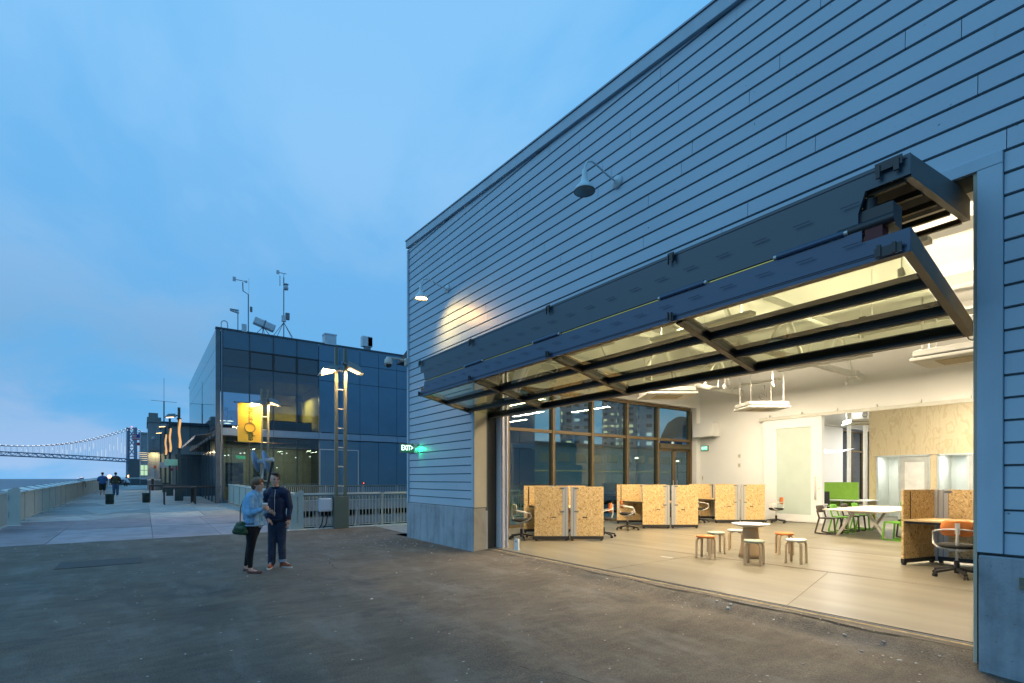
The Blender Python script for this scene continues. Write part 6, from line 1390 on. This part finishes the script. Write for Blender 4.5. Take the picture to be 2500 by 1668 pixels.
MB().tube([(-.13, -.14, .88), (-.15, -.10, 1.0), (-.165, -.06, 1.12), (-.135, -.03, 1.25), (-.08, .0, 1.34), (.02, .06, 1.385), (.10, .12, 1.33), (.155, .13, 1.2)], .008, 6).build('strap', GB, bag)
MB().tube([(-.05, -.15, .86), (-.09, -.185, .76), (-.1, -.17, .70)], .006, 5).build('buckle_strap', GB, bag)

# walkers and the crouching person far down the promenade
def walker(x, y, z, yaw, label, shirt, trousers, shorts, s=1.0):
    e = empty('person', (x, y, z), yaw, label, 'person')
    hp, pf, hk = head((0, .0, 1.62 * s), 180, .235)
    bl = .016
    bd_ = list(hp) + [C_((0, 0, 1.40), (0, 0, 1.52), .06), C_((0, 0, 1.32), (0, 0, 1.0), .11), C_((-.18, 0, 1.36), (.18, 0, 1.36), .05), C_((-.20, 0, 1.35), (-.27, .02, 1.08), .045, .038), C_((-.27, .02, 1.08), (-.28, -.08, .84), .036, .028), C_((.20, 0, 1.35), (.27, .0, 1.08), .045, .038), C_((.27, 0, 1.08), (.26, .10, .86), .036, .028),
         C_((0, 0, 1.0), (-.09, 0, .85), .1), C_((0, 0, 1.0), (.09, 0, .85), .1), C_((-.09, 0, .85), (-.10, -.06, .47), .08, .055), C_((-.10, -.06, .47), (-.10, .04, .09), .055, .036), C_((.09, 0, .85), (.10, .09, .47), .08, .055), C_((.10, .09, .47), (.10, .06, .09), .055, .036), C_((-.10, .04, .06), (-.10, .17, .03), .04, .03), C_((.10, .06, .06), (.11, .19, .03), .04, .03)]
    bd_ += hand((-.28, -.08, .84), (0, 0, -1), (0, -1, 0), .3) + hand((.26, .10, .86), (0, 0, -1), (0, 1, 0), .3)
    blob(bd_, .012, 'body', SKIN, e)
    blob([E_((0, -.03, 1.655), (.09, .095, .09))], .014, 'hair', HR, e)
    sl = [C_((-.11, 0, 1.36), (.11, 0, 1.36), .12), C_((0, 0, 1.25), (0, 0, 1.02), .19, .19), C_((-.05, 0, .95), (.05, 0, .95), .165)]
    if shorts: sl += [C_((-.20, 0, 1.34), (-.25, .01, 1.17), .085, .075), C_((.20, 0, 1.34), (.25, 0, 1.17), .085, .075)]
    else: sl += [C_((-.20, 0, 1.34), (-.28, .0, 1.05), .085, .07), C_((-.28, .0, 1.05), (-.22, -.02, .88), .065, .05), C_((.20, 0, 1.34), (.29, 0, 1.05), .085, .07), C_((.29, 0, 1.05), (.24, .05, .88), .065, .05)]
    blob(sl, .016, 'shirt', shirt, e)
    t = [C_((-.07, 0, .90), (.07, 0, .90), .15), C_((-.09, 0, .82), (-.10, -.04, .52), .115, .10), C_((.09, 0, .82), (.10, .06, .52), .115, .10)]
    if not shorts: t += [C_((-.10, -.04, .52), (-.10, .04, .10), .095, .07), C_((.10, .06, .52), (.10, .06, .10), .095, .07)]
    blob(t, .016, 'shorts' if shorts else 'jeans', trousers, e)
    for sx, yy in ((-.10, .10), (.105, .12)): blob([C_((sx, yy - .10, .04), (sx, yy + .10, .035), .048, .042)], .014, 'shoe', RAILW, e)
    return e
walker(-33.9, -8.38, .35, R(97), 'walker in blue t-shirt and dark shorts seen from behind', mat('tee_blue', (.03, .12, .30), .8), mat('shorts_dark', (.012, .022, .018), .8), True)
walker(-33.6, -7.62, .35, R(92), 'walker in dark olive top and blue jeans seen from behind', mat('top_olive', (.045, .045, .022), .8), m_denim('jeans_blue', (.06, .13, .24), (.04, .09, .17)), False)
e = empty('person', (-61, -7.55, .66), YAW, 'person in white shirt crouching at the far end of the promenade', 'person')
hp, pf, hk = head((-.12, 0, 1.05), 60, .23)
blob(list(hp) + [C_((-.10, 0, .95), (.15, 0, .55), .09, .11), C_((-.08, -.12, .85), (-.25, -.1, .55), .045), C_((.15, -.1, .42), (-.28, -.12, .42), .08, .06), C_((-.28, -.12, .42), (-.15, -.12, .06), .055, .04), C_((.15, .1, .42), (-.25, .12, .42), .08, .06), C_((-.25, .12, .42), (-.1, .12, .06), .055, .04)] + hand((-.25, -.1, .55), (-1, 0, -.3), (0, 1, 0)), .014, 'body', SKIN, e)
blob([C_((-.07, 0, .90), (.15, 0, .55), .13, .15), C_((-.08, -.14, .85), (-.24, -.12, .60), .06)], .02, 'shirt', mat('shirt_white', (.55, .57, .62), .8), e)
blob([C_((.17, -.1, .42), (-.28, -.12, .42), .11, .08), C_((-.28, -.12, .42), (-.15, -.12, .12), .075, .06), C_((.17, .1, .42), (-.25, .12, .42), .11, .08), C_((-.25, .12, .42), (-.1, .12, .12), .075, .06)], .02, 'trousers', BLK, e)
blob([E_((-.11, .0, 1.09), (.09, .1, .085))], .014, 'hair', HR, e)
# a dark coat slung over the railing
e = empty('jacket_on_rail', (-33.2, -9.40, 1.42), 0, 'dark jacket hung over the sea railing cap', 'jacket'); MB().add([(-.4, .08, .04), (.5, .08, .04), (.5, -.35, .12), (-.4, -.35, .12), (-.2, .16, -.35), (.35, .14, -.45)], [(0, 1, 2, 3), (0, 1, 5, 4)]).build('cloth', BLK, e)
